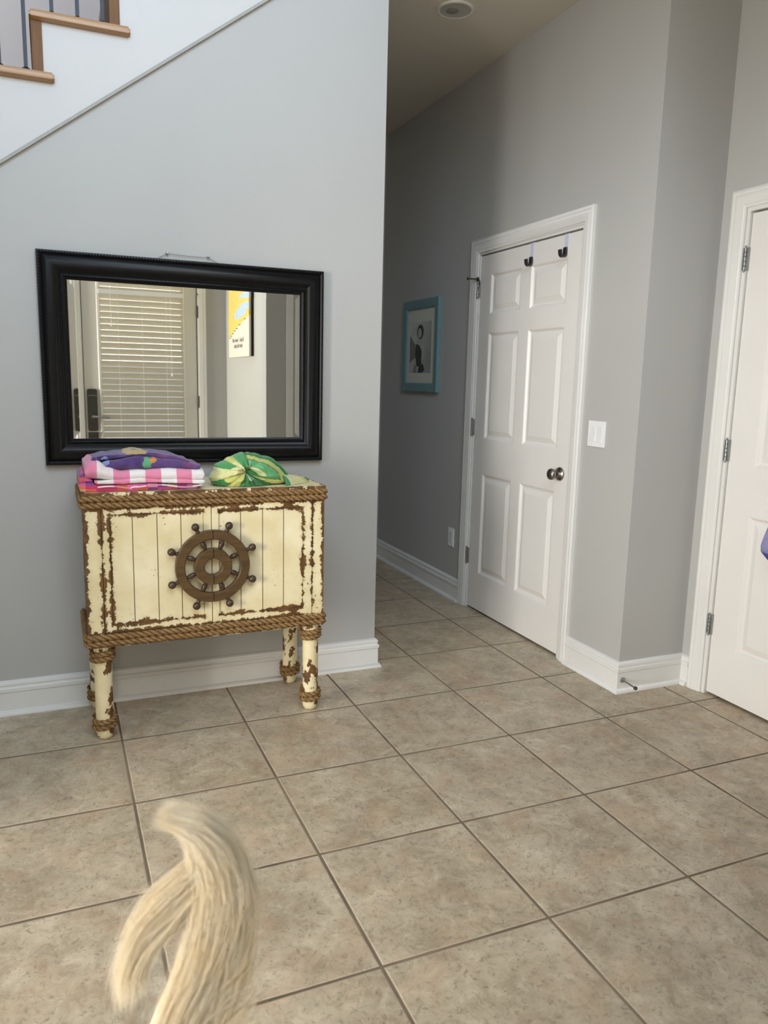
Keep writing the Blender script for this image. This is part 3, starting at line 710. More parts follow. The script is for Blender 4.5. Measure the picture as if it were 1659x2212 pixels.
# 1 bottom: checked towel
ko = Vector((-0.36, 0.60, 0.9255))
t = NT('checked_terry'); x = t.xyz(); seg = t.math('FLOOR', t.math('DIVIDE', t.math('ADD', x[0], 0.5), 0.0345))
segz = t.math('FLOOR', t.math('DIVIDE', t.math('ADD', x[2], 0.2), 0.0125))
cmb = t.n('ShaderNodeCombineXYZ'); t.link(seg, cmb.inputs[0]); t.link(segz, cmb.inputs[1]); wn = t.n('ShaderNodeTexWhiteNoise', noise_dimensions='2D'); t.link(cmb.outputs[0], wn.inputs['Vector'])
c = t.ramp(wn.outputs['Value'], [(0.0, lin(214, 70, 120)), (0.16, lin(232, 110, 158)), (0.34, lin(196, 60, 110)), (0.48, lin(236, 168, 190)), (0.60, lin(214, 104, 84)), (0.66, lin(130, 62, 130)), (0.82, lin(222, 176, 140)), (0.90, lin(206, 84, 150))], 'CONSTANT')
c = t.mix(t.mapr(x[0], 0.03, 0.12, 0, 0.45), c, lin(96, 60, 128))
M_chk = terry(t, c)
bm = B(); slab(bm, -0.570, -0.158, cst(0.9255), interp([(0, 0.955), (0.15, 0.953), (0.5, 0.951), (1, 0.9445)]), interp([(0, 0.472), (0.5, 0.470), (1, 0.476)]), 0.745, seed=3.0)
slab(bm, -0.570, -0.524, cst(0.950), interp([(0, 0.982), (0.35, 0.990), (1, 0.968)]), interp([(0, 0.495), (1, 0.500)]), 0.72, nx=24, seed=5.0, wob=0.004)
tag(obj('beach_towel', bm, M_chk, None, ko, smooth='all'), 'folded pink and purple checked beach towel at the bottom of the pile on the cabinet', 'towel')
# 2 pink and white striped
po = Vector((-0.35, 0.60, 0.951))
t = NT('pink_striped_terry'); x = t.xyz(); q = t.math('FRACT', t.math('ADD', t.math('DIVIDE', t.math('ADD', x[0], 0.213), 0.1075), t.math('MULTIPLY', t.noise(30, 2), 0.04)))
st = t.mapr(q, 0.50, 0.51); c = t.mix(st, lin(224, 138, 168), lin(232, 226, 224)); c = t.mix(t.mapr(t.noise(25, 4), 0.5, 0.75, 0, 0.25), c, lin(216, 120, 158))
M_pink = terry(t, c)
bm = B()
slab(bm, -0.520, -0.142, interp([(0, 0.956), (0.12, 0.954), (0.3, 0.954), (0.5, 0.955), (0.8, 0.950), (1, 0.946)]), interp([(0, 0.965), (0.3, 0.972), (0.6, 0.968), (1, 0.962)]), interp([(0, 0.462), (0.5, 0.466), (1, 0.458)]), 0.74, seed=9.0, wob=0.0035, rnd=0.3)
slab(bm, -0.550, -0.142, interp([(0, 0.972), (0.2, 0.968), (0.5, 0.967), (1, 0.960)]), interp([(0, 1.020), (0.05, 1.036), (0.10, 1.034), (0.19, 1.012), (0.30, 0.998), (0.45, 0.999), (0.6, 1.003), (1, 0.996)]), interp([(0, 0.480), (0.1, 0.466), (1, 0.464)]), 0.75, seed=11.0, wob=0.0035)
# hem lip turned up at the front left
tube(bm, [(-0.512+0.012*i, 0.460-0.002*math.sin(i*0.8), 0.9445+0.004*math.sin(i*0.45)-0.0004*i+(0.006 if i > 9 else 0)) for i in range(31)], 0.0028, 8)
tag(obj('striped_towel', bm, M_pink, None, po, smooth='all'), 'folded pink and white striped towel in the middle of the pile', 'towel')
# 3 purple
uo = Vector((-0.33, 0.62, 1.0))
t = NT('purple_printed_terry'); x = t.xyz(); n = t.noise(16, 4, 0.6)
c = t.mix(t.mapr(n, 0.35, 0.65), lin(72, 54, 104), lin(102, 78, 134)); c = t.mix(t.mapr(t.noise(9, 3), 0.56, 0.66, 0, 0.55), c, lin(134, 72, 104))
def blobm(cx, cz, rx, rz):
    d = t.math('ADD', t.math('POWER', t.math('DIVIDE', t.math('SUBTRACT', x[0], cx), rx), 2.0), t.math('POWER', t.math('DIVIDE', t.math('SUBTRACT', x[2], cz), rz), 2.0))
    return t.mapr(t.math('ADD', d, t.math('MULTIPLY', t.math('SUBTRACT', t.noise(38, 4), 0.5), 3.2)), 0.85, 1.0, 1, 0)
c = t.mix(blobm(-0.012, 0.022, 0.016, 0.022), c, lin(96, 168, 124)); c = t.mix(blobm(0.010, 0.033, 0.012, 0.010), c, lin(200, 138, 70))
c = t.mix(blobm(-0.055, 0.058, 0.05, 0.005), c, lin(186, 160, 100)); c = t.mix(blobm(-0.150, 0.030, 0.012, 0.018), c, lin(130, 140, 190))
M_pur = terry(t, c)
bm = B()
slab(bm, -0.510, -0.152, interp([(0, 1.012), (0.15, 1.000), (0.5, 1.001), (1, 0.999)]), interp([(0, 1.022), (0.12, 1.034), (0.4, 1.046), (0.7, 1.036), (1, 1.012)]), interp([(0, 0.500), (0.15, 0.482), (1, 0.486)]), 0.73, seed=21.0, wob=0.003)
slab(bm, -0.520, -0.190, interp([(0, 1.020), (0.12, 1.036), (0.42, 1.047), (0.75, 1.037), (1, 1.018)]), interp([(0, 1.040), (0.12, 1.049), (0.30, 1.054), (0.42, 1.063), (0.6, 1.057), (0.8, 1.048), (1, 1.028)]), interp([(0, 0.520), (0.15, 0.502), (1, 0.505)]), 0.72, seed=25.0, wob=0.0035, rnd=0.35)
tube(bm, [(-0.515, 0.520, 1.040), (-0.520, 0.512, 1.025), (-0.505, 0.500, 1.014), (-0.480, 0.494, 1.006)], [0.010, 0.012, 0.012, 0.007], 12)
tag(obj('purple_towel', bm, M_pur, None, uo, smooth='all'), 'folded purple towel with a green and orange print on top of the pile', 'towel')
# 4 green and yellow crumpled towel, knotted folds radiating from its front
go = Vector((0.06, 0.60, 0.9255))
bm = B(); lay = bm.verts.layers.float_color.new('band_colour')
G_dk, G_md, G_lt, Y_gn, Y_cr, W_ed = lin(54, 126, 66), lin(72, 146, 86), lin(100, 170, 112), lin(190, 192, 108), lin(210, 208, 148), lin(228, 228, 194)
KN = (0.019, 0.979)
SIL = [(-0.101, .934), (-0.105, .957), (-0.091, .981), (-0.087, 1.004), (-0.055, 1.017), (-0.022, 1.034), (0.010, 1.047), (0.051, 1.047), (0.096, 1.037), (0.136, 1.022), (0.156, 1.004), (0.180, .986), (0.203, .960), (0.214, .930), (0.151, .921), (0.078, .919), (0.023, .917), (-0.030, .919), (-0.053, .922), (-0.082, .923)]
pol = sorted((math.atan2(z-KN[1], x-KN[0]) % (2*PI), math.hypot(x-KN[0], z-KN[1])) for x, z in SIL)
pa = np.array([p[0]-2*PI for p in pol[-3:]] + [p[0] for p in pol] + [p[0]+2*PI for p in pol[:3]]); pr = np.array([p[1] for p in pol[-3:]] + [p[1] for p in pol] + [p[1] for p in pol[:3]])
# pleats of the bunched left half: centre angle, half width (deg), inner colour, outer colour, radius where it changes, height
PLE = [(97, 9, G_md, G_md, 1.2, 0.9), (116, 10, G_dk, G_md, 0.5, 0.8), (137, 12, Y_cr, Y_gn, 0.75, 1.1), (160, 11, Y_cr, G_md, 0.55, 0.9), (184, 13, Y_cr, Y_cr, 1.2, 1.25), (206, 10, Y_gn, G_dk, 0.68, 0.75), (229, 13, Y_gn, Y_gn, 1.2, 1.35), (252, 9, G_dk, G_md, 0.6, 0.8), (274, 12, G_dk, G_dk, 1.2, 1.15), (296, 10, W_ed, G_dk, 0.42, 0.9), (316, 9, G_md, G_dk, 0.4, 1.0)]
BND = [(0.0, G_dk), (0.16, G_md), (0.22, Y_cr), (0.34, W_ed), (0.36, G_lt), (0.66, G_md), (0.70, Y_gn), (0.86, W_ed), (0.875, G_dk)]
NPH, NRH = 360, 84; rings = []
for i in range(NRH+1):
    rho = i/NRH*1.28; ring = []
    for k in range(NPH):
        ph = 2*PI*k/NPH; deg = math.degrees(ph); R_ = float(np.interp(ph, pa, pr)); r1 = min(rho, 1.0)
        swirl = 0.25*(1-r1)**2; dg = (deg + math.degrees(swirl)) % 360
        right = 1.0 if (dg < 84 or dg > 326) else 0.0
        base_ = 0.085*(max(0.0, 1-r1**2.2))**0.55*(0.72 + 0.28*min(1, r1/0.35))
        h = 0.0; c = G_md
        if not right:
            best = None
            for (a, w, ci, co_, rc, hh_) in PLE:
                d = abs((dg-a+180) % 360-180)/(w*1.18)
                if d < 1 and (best is None or d < best[0]): best = (d, ci, co_, rc, hh_)
            if best:
                d, ci, co_, rc, hh_ = best; pr_ = min(1, r1/0.30)**0.8*(1-0.25*r1)
                h = 0.026*hh_*(math.sqrt(1-d*d))*pr_ - 0.010*pr_; c = ci if r1 < rc else co_
                if 0.90 < d < 0.97 and hh_ > 1.0: c = W_ed
            else: h = -0.012*min(1, r1/0.3); c = G_dk
        else:
            u = (dg if dg < 180 else dg-360)                     # -34 .. 84
            rr_e = r1 + 0.05*math.sin(math.radians(u*2.2)) - 0.02
            if u < -6 : rr_e = max(rr_e, 0.60 + (-6-u)/70)
            for rb, cc in BND:
                if rr_e >= rb: c = cc
            for v0, wd, dp in ((0.20, 0.05, 0.016), (0.35, 0.03, 0.006), (0.68, 0.035, 0.012), (0.875, 0.030, 0.012)):
                h -= dp*math.exp(-((rr_e-v0)/wd)**2)
            h += 0.020*math.exp(-((rr_e-0.50)/0.17)**2) + 0.006*math.sin(math.radians(u*5))*min(1, r1/0.4)
            eb = min(1, (84-u)/9, (u+34)/9); h *= max(0.0, eb); h -= 0.010*(1-max(0.0, eb))
        h += (0.007*mnoise.noise(Vector((math.cos(ph)*r1*5, math.sin(ph)*r1*5, 2.0))) + 0.0035*mnoise.noise(Vector((math.cos(ph)*r1*13, math.sin(ph)*r1*13, 7.0))))*min(1, r1*3)
        edge = 1 + 0.05*h/0.02 + 0.035*mnoise.noise(Vector((math.cos(ph)*4, math.sin(ph)*4, 1)))
        back = max(0.0, rho-1.0)
        x = KN[0] + math.cos(ph)*R_*r1*edge*(1-back*1.1); z = KN[1] + math.sin(ph)*R_*r1*edge*(1-back*1.1)
        y = 0.572 - base_ - h*(1-0.55*r1) + back*0.42
        if math.sin(ph) < 0: y = min(y, 0.60) - 0.030*(-math.sin(ph))*r1*(1 if back == 0 else 0)
        v = bm.verts.new((x, y, max(z, 0.9262))); v[lay] = c; ring.append(v)
    rings.append(ring)
for A, C in zip(rings, rings[1:]):
    for k in range(NPH): bm.faces.new((A[k], A[(k+1) % NPH], C[(k+1) % NPH], C[k]))
bm.faces.new(rings[-1])
# loose tail of cloth lying out to the right
TS = []; nx_, ny_ = 60, 26
for i in range(nx_+1):
    s = i/nx_; x = 0.165 + 0.125*s; wd = 0.055*(1-s)**0.7+0.012; yc = 0.545+0.045*s; row = []
    for j in range(ny_+1):
        a = j/ny_; fold = 0.010*abs(math.sin(a*PI*2.5+s*2.0))**0.7*(1-0.6*s); hgt = (0.034*(1-s)+0.010)*math.sin(a*PI)**0.6
        z = 0.9262 + max(0, hgt*0.75 + fold*math.sin(a*PI)); y = yc - wd + 2*wd*a
        v = bm.verts.new((x, y, z)); q = (a*0.5 + s*1.15); v[lay] = G_md if q < 0.25 else (W_ed if q < 0.29 else (Y_cr if q < 0.95 else (Y_gn if q < 1.15 else G_dk))); row.append(v)
    TS.append(row)
for A, C in zip(TS, TS[1:]):
    for k in range(ny_): bm.faces.new((A[k], A[k+1], C[k+1], C[k]))
t = NT('green_striped_terry'); at = t.n('ShaderNodeAttribute', attribute_name='band_colour')
c = t.mix(t.mapr(t.noise(22, 4), 0.5, 0.75, 0, 0.22), at.outputs['Color'], lin(50, 110, 52)); M_grn = terry(t, c)
tag(obj('crumpled_towel', bm, M_grn, None, go, smooth='all'), 'crumpled green and yellow striped towel on the right of the cabinet top', 'towel')

# ---------------------------------------------------------------- wall mirror
mo = Vector((-0.124, YW, 0.985)); mirror = empty('wall_mirror', mo, 'rectangular wall mirror in a wide black beaded frame above the cabinet', 'mirror')
t = NT('black_frame_lacquer'); c = t.mix(t.mapr(t.noise(30, 3), 0.3, 0.7), (0.0025, 0.0025, 0.003, 1), (0.005, 0.005, 0.005, 1)); M_blk = t.set(c, 0.36, 0, 0.22)
fx0, fx1, fz0, fz1 = -0.675, 0.427, 0.983, 1.775; DY = YW-0.002
bm = B()
FP = [(0.0, 0.0), (0.0, 0.022), (0.003, 0.029), (0.009, 0.031), (0.014, 0.028), (0.017, 0.024), (0.022, 0.027), (0.032, 0.034), (0.044, 0.0365), (0.056, 0.034), (0.067, 0.027), (0.075, 0.020), (0.080, 0.018), (0.083, 0.021), (0.088, 0.022), (0.092, 0.019), (0.095, 0.015), (0.101, 0.012), (0.101, 0.0)]
mitre_frame(bm, FP, fx0, fx1, fz0, fz1, lambda a, b, h: (a, DY-h, b))
obj('frame', bm, M_blk, mirror, mo, smooth=True)
def beads(off, h, r, gap):
    bm = B(); a0, a1, b0, b1 = fx0+off, fx1-off, fz0+off, fz1-off
    def row(p, q):
        p, q = Vector(p), Vector(q); n = int((q-p).length/gap)
        for i in range(n): ball(bm, p.lerp(q, (i+0.5)/n), r, 6, 4, (1, 0.8, 1))
    y = DY-h
    row((a0, y, b0), (a1, y, b0)); row((a0, y, b1), (a1, y, b1)); row((a0, y, b0), (a0, y, b1)); row((a1, y, b0), (a1, y, b1)); return bm
obj('outer_beading', beads(0.008, 0.030, 0.0042, 0.0105), M_blk, mirror, mo, smooth='all')
obj('inner_beading', beads(0.0875, 0.022, 0.0032, 0.0078), M_blk, mirror, mo, smooth='all')
t = NT('silvered_glass'); M_mir = t.set((0.86, 0.87, 0.83, 1), 0.0, 1.0)
gx0, gx1, gz0_, gz1_ = fx0+0.098, fx1-0.098, fz0+0.098, fz1-0.098; bw = 0.028; ba = math.tan(math.radians(0.78))*bw; yg = DY-0.0105
bm = B()
O = [bm.verts.new(p) for p in ((gx0, yg-ba, gz0_), (gx1, yg-ba, gz0_), (gx1, yg-ba, gz1_), (gx0, yg-ba, gz1_))]
I = [bm.verts.new(p) for p in ((gx0+bw, yg, gz0_+bw), (gx1-bw, yg, gz0_+bw), (gx1-bw, yg, gz1_-bw), (gx0+bw, yg, gz1_-bw))]
bm.faces.new(I)
for k in range(4): bm.faces.new((O[k], O[(k+1) % 4], I[(k+1) % 4], I[k]))
Bk = [bm.verts.new((v.co.x, yg+0.004, v.co.z)) for v in O]
for k in range(4): bm.faces.new((O[k], O[(k+1) % 4], Bk[(k+1) % 4], Bk[k]))
bm.faces.new(Bk)
obj('glass', bm, M_mir, mirror, mo)
for hx in (-0.207, -0.049):
    ho = Vector((hx, YW, 1.797)); ht = empty('picture_hook', ho, 'small clear push pin in the wall above the mirror, %s one' % ('left' if hx < -0.1 else 'right'), 'hook', 'pins above the mirror')
    bm = B(); tube(bm, [(hx, YW+0.001, 1.796), (hx, YW-0.012, 1.792)], 0.0022, 8); obj('pin', bm, M_hinge, ht, ho, smooth=True)
    bm = B(); lathe(bm, [(0.0075, 0), (0.006, -0.004), (0.003, -0.007), (0.004, -0.013)], (hx, YW-0.001, 1.800), 'y', 14); obj('pin_head', bm, simple('clear_plastic', (0.50, 0.50, 0.50), 0.15, var=0.01), ht, ho, smooth=True)
bm = B(); tube(bm, [(-0.207-0.06, YW-0.006, 1.765), (-0.207, YW-0.008, 1.797), (-0.128, YW-0.008, 1.794), (-0.049, YW-0.008, 1.794), (0.01, YW-0.006, 1.765)], 0.0010, 6)
obj('hanging_wire', bm, M_hinge, mirror, mo)

# ---------------------------------------------------------------- hall picture
fo = Vector((XR, 2.30, 1.265)); pic = empty('framed_picture', fo, 'black and white print of a standing figure in a teal frame on the hall wall', 'picture')
bm = B(); mitre_frame(bm, [(0, 0), (0, 0.020), (0.004, 0.024), (0.052, 0.021), (0.058, 0.016), (0.058, 0)], 2.038, 2.566, 1.262, 1.852, lambda a, b, h: (XR-0.001-h, a, b))
obj('frame', bm, simple('teal_frame_paint', (0.15, 0.265, 0.28), 0.42), pic, fo)
bm = B(); box(bm, XR-0.010, XR-0.002, 2.092, 2.512, 1.316, 1.798); obj('mat_board', bm, simple('cream_mat_board', (0.62, 0.62, 0.52), 0.35, var=0.01), pic, fo)
t = NT('grey_print'); x = t.xyz(); c = t.mix(t.mapr(t.math('ADD', x[2], t.math('MULTIPLY', x[1], 1.4)), 0.05, 0.52), (0.30, 0.31, 0.29, 1), (0.56, 0.57, 0.50, 1)); c = t.mix(t.mapr(t.noise(9, 4), 0.5, 0.7, 0, 0.4), c, (0.18, 0.18, 0.17, 1)); t.set(c, 0.3)
bm = B(); box(bm, XR-0.0108, XR-0.009, 2.150, 2.470, 1.385, 1.712); prn = obj('print', bm, t.m, pic, fo)
def flat(pts, name, mat, lvl=0.0112):
    bm = B(); poly_prism(bm, pts, 'x', XR-lvl, XR-0.0105); obj(name, bm, mat, prn, fo)
def ell(cy, cz, ry, rz, n=24): return [(cy+ry*math.cos(2*PI*i/n), cz+rz*math.sin(2*PI*i/n)) for i in range(n)]
M_k1 = simple('print_black', (0.010, 0.010, 0.010), 0.3); M_k2 = simple('print_grey', (0.16, 0.16, 0.15), 0.3); M_k3 = simple('print_light', (0.42, 0.43, 0.38), 0.3)
flat([(2.47, 1.63), (2.47, 1.45), (2.36, 1.49), (2.39, 1.57)], 'wing_shape', M_k2, 0.0110)
flat(ell(2.315, 1.648, 0.048, 0.046), 'dark_hair', M_k1, 0.0112); flat(ell(2.322, 1.640, 0.028, 0.032), 'pale_face', M_k3, 0.0115)
flat([(2.345, 1.61), (2.285, 1.61), (2.255, 1.575), (2.245, 1.49), (2.26, 1.47), (2.37, 1.50), (2.38, 1.57)], 'pale_shoulders', M_k3, 0.0112)
flat([(2.375, 1.572), (2.33, 1.565), (2.29, 1.53), (2.285, 1.50), (2.295, 1.47), (2.28, 1.44), (2.30, 1.425), (2.36, 1.425), (2.37, 1.46), (2.385, 1.51)], 'dark_dress', M_k1, 0.0117)
flat([(2.41, 1.385), (2.39, 1.44), (2.37, 1.43), (2.37, 1.385)], 'grey_fold', M_k2, 0.0113); flat([(2.34, 1.385), (2.32, 1.43), (2.26, 1.44), (2.24, 1.40), (2.28, 1.385)], 'dark_skirt', M_k1, 0.0115)

# ---------------------------------------------------------------- switch, outlet
sw = Vector((XR, 0.464, 1.118)); s_ = empty('light_switch', sw, 'white double rocker switch plate beside the six panel door', 'switch')
bm = B(); box(bm, XR-0.0065, XR, 0.405, 0.523, 1.061, 1.176, 0.0022); obj('plate', bm, M_plate, s_, sw)
for yc in (0.487, 0.441):
    bm = B(); poly_prism(bm, [(XR-0.006, 1.086), (XR-0.0115, 1.087), (XR-0.0075, 1.118), (XR-0.0085, 1.151), (XR-0.006, 1.152)], 'y', yc-0.016, yc+0.016)
    obj('rocker', bm, simple('rocker_plastic', (0.80, 0.80, 0.80), 0.3, var=0.01), s_, sw)
ou = Vector((XR, 1.80, 0.383)); w_ = empty('wall_outlet', ou, 'white outlet plate low on the hall wall left of the door', 'outlet')
bm = B(); box(bm, XR-0.006, XR, 1.764, 1.834, 0.326, 0.440, 0.002); obj('plate', bm, M_plate, w_, ou)
bm = B(); box(bm, XR-0.0075, XR-0.005, 1.782, 1.816, 0.350, 0.416, 0.001); obj('socket', bm, simple('socket_plastic', (0.70, 0.70, 0.69), 0.3, var=0.01), w_, ou)

# over door hooks
M_strap = simple('clear_lilac_strap', (0.62, 0.62, 0.78), 0.2, var=0.01); M_hookp = simple('black_plastic_hook', (0.022, 0.022, 0.022), 0.45)
for hy, lab in ((1.072, 'black over door hook on a clear strap, nearer the middle of the door'), (0.787, 'black over door hook on a clear strap, nearer the knob side of the door')):
    zz = 1.955 if hy > 1 else 1.962; ho = Vector((XR+0.004, hy, zz-0.04)); h_ = empty('door_hook', ho, lab, 'hook', 'hooks over the white six panel door')
    bm = B(); box(bm, XR+0.0012, XR+0.0038, hy-0.013, hy+0.013, zz-0.005, 2.0290, 0.0005); box(bm, XR+0.0012, XR+0.040, hy-0.013, hy+0.013, 2.0265, 2.0290)
    obj('strap', bm, M_strap, h_, ho)
    bm = B(); pts = [(XR-0.003, zz+0.004), (XR-0.003, zz-0.022)] + [(XR-0.0165-0.0135*math.cos(PI-PI*i/10+PI) if False else XR-0.0165+0.0135*math.cos(PI*i/10), zz-0.022-0.0165*math.sin(PI*i/10)) for i in range(1, 11)] + [(XR-0.032, zz-0.008)]
    # flat bar hook: ribbon 1.5 cm wide following the J
    P3 = [Vector((a, hy, b)) for a, b in pts]; rings = []
    for i, p in enumerate(P3):
        tt = (P3[min(i+1, len(P3)-1)]-P3[max(i-1, 0)]).normalized(); nn = tt.cross(Vector((0, 1, 0)))
        rings.append([bm.verts.new(p + nn*a + Vector((0, b, 0))) for a, b in ((-0.004, -0.011), (0.004, -0.011), (0.004, 0.011), (-0.004, 0.011))])
    for A, C in zip(rings, rings[1:]):
        for k in range(4): bm.faces.new((A[k], A[(k+1) % 4], C[(k+1) % 4], C[k]))
    bm.faces.new(rings[0][::-1]); bm.faces.new(rings[-1])
    obj('hook', bm, M_hookp, h_, ho, smooth=True)

# spring door stop on the jog baseboard
dso = Vector((1.615, YJ-0.014, 0.058)); ds = empty('door_stop', dso, 'small metal rod door stop screwed to the baseboard corner', 'door stop')
A_, Bq = Vector((1.615, YJ-0.014, 0.058)), Vector((1.618, YJ-0.100, 0.050)); dd = (Bq-A_).normalized(); u_, v_ = frame_of(dd)
bm = B(); lathe(bm, [(0.013, 0.0), (0.013, 0.003), (0.009, 0.007), (0.005, 0.010)], A_, (u_, v_, dd), 18); obj('base', bm, M_hinge, ds, dso, smooth=True)
bm = B(); lathe(bm, [(0.0042, 0.008), (0.0035, 0.03), (0.0035, 0.072), (0.005, 0.078)], A_, (u_, v_, dd), 12); obj('rod', bm, M_hinge, ds, dso, smooth=True)
bm = B(); lathe(bm, [(0.006, 0.076), (0.0085, 0.079), (0.0085, 0.086), (0.005, 0.089)], A_, (u_, v_, dd), 14); obj('rubber_tip', bm, simple('dark_rubber', (0.06, 0.055, 0.05), 0.7), ds, dso, smooth=True)

# lavender and navy bag hanging in front of the far right door (only its edge in view)
bgo = Vector((XD-0.05, -0.34, 0.66)); bag = empty('hanging_bag', bgo, 'lavender bag with navy bottom hanging against the right hand door', 'bag')
def bagpart(z0, z1, mat, name):
    bm = B(); n = 28; rows = 14; rings = []
    for i in range(rows+1):
        z = z0+(z1-z0)*i/rows; s = (z-0.655)/0.40
        w = 0.175*min(1, (0.30+5*max(s, 0))**0.5) if s < 0.14 else 0.175*(1-0.75*(s-0.14)); d = 0.040*(0.3+min(1, 4*max(s, 0)))*(1-0.5*max(0, s-0.3))
        rings.append([bm.verts.new((XD-0.052+d*math.sin(2*PI*k/n), -0.372+w*math.cos(2*PI*k/n), z)) for k in range(n)])
    for A, C in zip(rings, rings[1:]):
        for k in range(n): bm.faces.new((A[k], A[(k+1) % n], C[(k+1) % n], C[k]))
    bm.faces.new(rings[0][::-1]); bm.faces.new(rings[-1]); obj(name, bm, mat, bag, bgo, smooth='all')
bagpart(0.655, 0.705, simple('navy_cloth', (0.05, 0.06, 0.30), 0.85, bump=0.3), 'bag_bottom'); bagpart(0.705, 1.05, simple('lavender_cloth', (0.30, 0.30, 0.55), 0.85, bump=0.3), 'bag_body')
bm = B(); tube(bm, [(XD-0.05, -0.43, 1.04), (XD-0.03, -0.40, 1.5), (XD-0.002, -0.335, 2.028), (XD-0.03, -0.27, 1.5), (XD-0.05, -0.24, 1.04)], 0.006, 8); obj('strap', bm, simple('navy_strap', (0.04, 0.05, 0.22), 0.8), bag, bgo, smooth=True)

# ---------------------------------------------------------------- map canvas (seen in the mirror)
mz0, mz1, my0, my1 = 1.484, 2.30, -2.52, -1.80; XC = XA-0.036
cmo = Vector((XA, (my0+my1)/2, mz0)); cmap = empty('map_canvas', cmo, 'tall coastal map canvas in yellow and pale blue, seen at the right of the mirror', 'wall art')
bm = B(); box(bm, XC, XA-0.001, my0, my1, mz0, mz1, 0.001)
t = NT('map_print'); x = t.xyz(); y_ = x[1]; z_ = x[2]
# coast line: land above a curve rising towards +y, sound (pale blue) pool within the land
nz = t.math('MULTIPLY', t.math('SUBTRACT', t.noise(14, 5, 0.6), 0.5), 0.10)
s1 = t.math('DIVIDE', t.math('ADD', y_, 0.36), 0.72)                    # 0 at far edge .. 1 at near edge
coast = t.math('ADD', 0.15, t.math('MULTIPLY', t.math('POWER', t.math('MAXIMUM', s1, 0.001), 0.8), 0.146))
land = t.mapr(t.math('SUBTRACT', z_, coast), 0.0, 0.004)
blu_c = t.math('ADD', t.math('POWER', t.math('DIVIDE', t.math('SUBTRACT', s1, 0.66), 0.36), 2.0), t.math('POWER', t.math('DIVIDE', t.math('SUBTRACT', z_, t.math('ADD', 0.29, t.math('MULTIPLY', s1, 0.09))), 0.050), 2.0))
blue = t.mapr(t.math('ADD', blu_c, t.math('MULTIPLY', nz, 9.0)), 0.9, 1.0, 1, 0)
paper = lin(228, 218, 202); c = t.mix(land, paper, lin(226, 200, 104)); c = t.mix(t.math('MULTIPLY', blue, land), c, lin(186, 204, 218))
c = t.mix(t.math('MULTIPLY', t.mapr(t.noise(30, 4), 0.62, 0.66, 0, 0.5), land), c, lin(150, 140, 90))
cv = obj('canvas', bm, t.set(c, 0.7), cmap, cmo)
M_ink = simple('dark_ink', (0.05, 0.05, 0.05), 0.6)
def text(body, y, z, size, parent=cv):
    cu = bpy.data.curves.new('lettering', 'FONT'); cu.body = body; cu.size = size; cu.align_x = 'CENTER'; cu.extrude = 0.0003
    tmp = bpy.data.objects.new('tmp', cu); COL.objects.link(tmp); bpy.context.view_layer.update()
    me = bpy.data.meshes.new_from_object(tmp.evaluated_get(bpy.context.evaluated_depsgraph_get())); bpy.data.objects.remove(tmp); me.materials.append(M_ink)
    me.transform(Matrix.Translation((XC-0.0006, y, z)) @ Matrix(((0, 0, -1, 0), (-1, 0, 0, 0), (0, 1, 0, 0), (0, 0, 0, 1)))); me.transform(Matrix.Translation(-cmo))
    o = bpy.data.objects.new('lettering', me); COL.objects.link(o); o.parent = parent
text('& back  I  never will', -2.17, 1.600, 0.050); text('leave this place', -2.17, 1.556, 0.050)
for i, (yy, zz) in enumerate(((-1.92, 1.765), (-2.10, 1.730), (-2.20, 1.705), (-2.28, 1.690), (-2.35, 1.672), (-2.41, 1.655), (-2.45, 1.640))):
    bm = B(); box(bm, XC-0.0008, XC, yy-0.045, yy+0.02, zz-0.003, zz+0.003); obj('place_mark', bm, M_ink, cv, cmo)
bm = B(); box(bm, XC+0.016, XA-0.002, my1-0.002, my1+0.004, mz0+0.002, mz1-0.002); obj('edge_strip', bm, M_dark, cv, cmo)

# ---------------------------------------------------------------- dog (only the raised plume tail is in view)
hh = Vector((math.sin(0.4048), math.cos(0.4048), 0)); rr_ = Vector((hh.y, -hh.x, 0)); TB = Vector((-0.26149, -1.47818, 0))
def W3(u, z, d=0.0): p = TB + rr_*u + hh*d; return Vector((p.x, p.y, z))
dgo = W3(-0.36, 0.0, -0.30)
def skin_mesh(name, nodes, edges, mat, parent=None, sub=2):
    me = bpy.data.meshes.new(name); me.from_pydata([Vector(n[0])-dgo for n in nodes], edges, []); me.materials.append(mat)
    o = bpy.data.objects.new(name, me); COL.objects.link(o)
    o.modifiers.new('skin', 'SKIN'); o.modifiers['skin'].use_smooth_shade = True
    sv = me.skin_vertices[0].data
    for i, n in enumerate(nodes):
        r = n[1]; sv[i].radius = r if isinstance(r, tuple) else (r, r)
    sv[0].use_root = True
    s = o.modifiers.new('sub', 'SUBSURF'); s.levels = sub; s.render_levels = sub
    if parent: o.parent = parent
    else: o.location = dgo
    return o
t = NT('cream_fur_skin'); c = t.mix(t.mapr(t.noise(40, 5), 0.3, 0.7), (0.68, 0.56, 0.38, 1), (0.80, 0.70, 0.52, 1)); t.bump(t.noise(300, 4, 0.7), 0.8, 0.004); M_fur = t.set(c, 0.85, 0, 0.1)
N_ = []; E_ = []
def nd(u, z, d, r, par=None):
    N_.append((W3(u, z, d), r)); 
    if par is not None: E_.append((par, len(N_)-1))
    return len(N_)-1
pel = nd(-0.36, 0.385, -0.16, 0.085)
ab = nd(-0.36, 0.375, -0.30, 0.088, pel); ch = nd(-0.36, 0.365, -0.44, 0.108, ab); sh = nd(-0.36, 0.390, -0.54, 0.095, ch)
nk = nd(-0.37, 0.475, -0.61, 0.066, sh); hd = nd(-0.37, 0.555, -0.665, 0.062, nk); mz = nd(-0.37, 0.540, -0.745, 0.034, hd); ns = nd(-0.37, 0.532, -0.790, 0.024, mz)
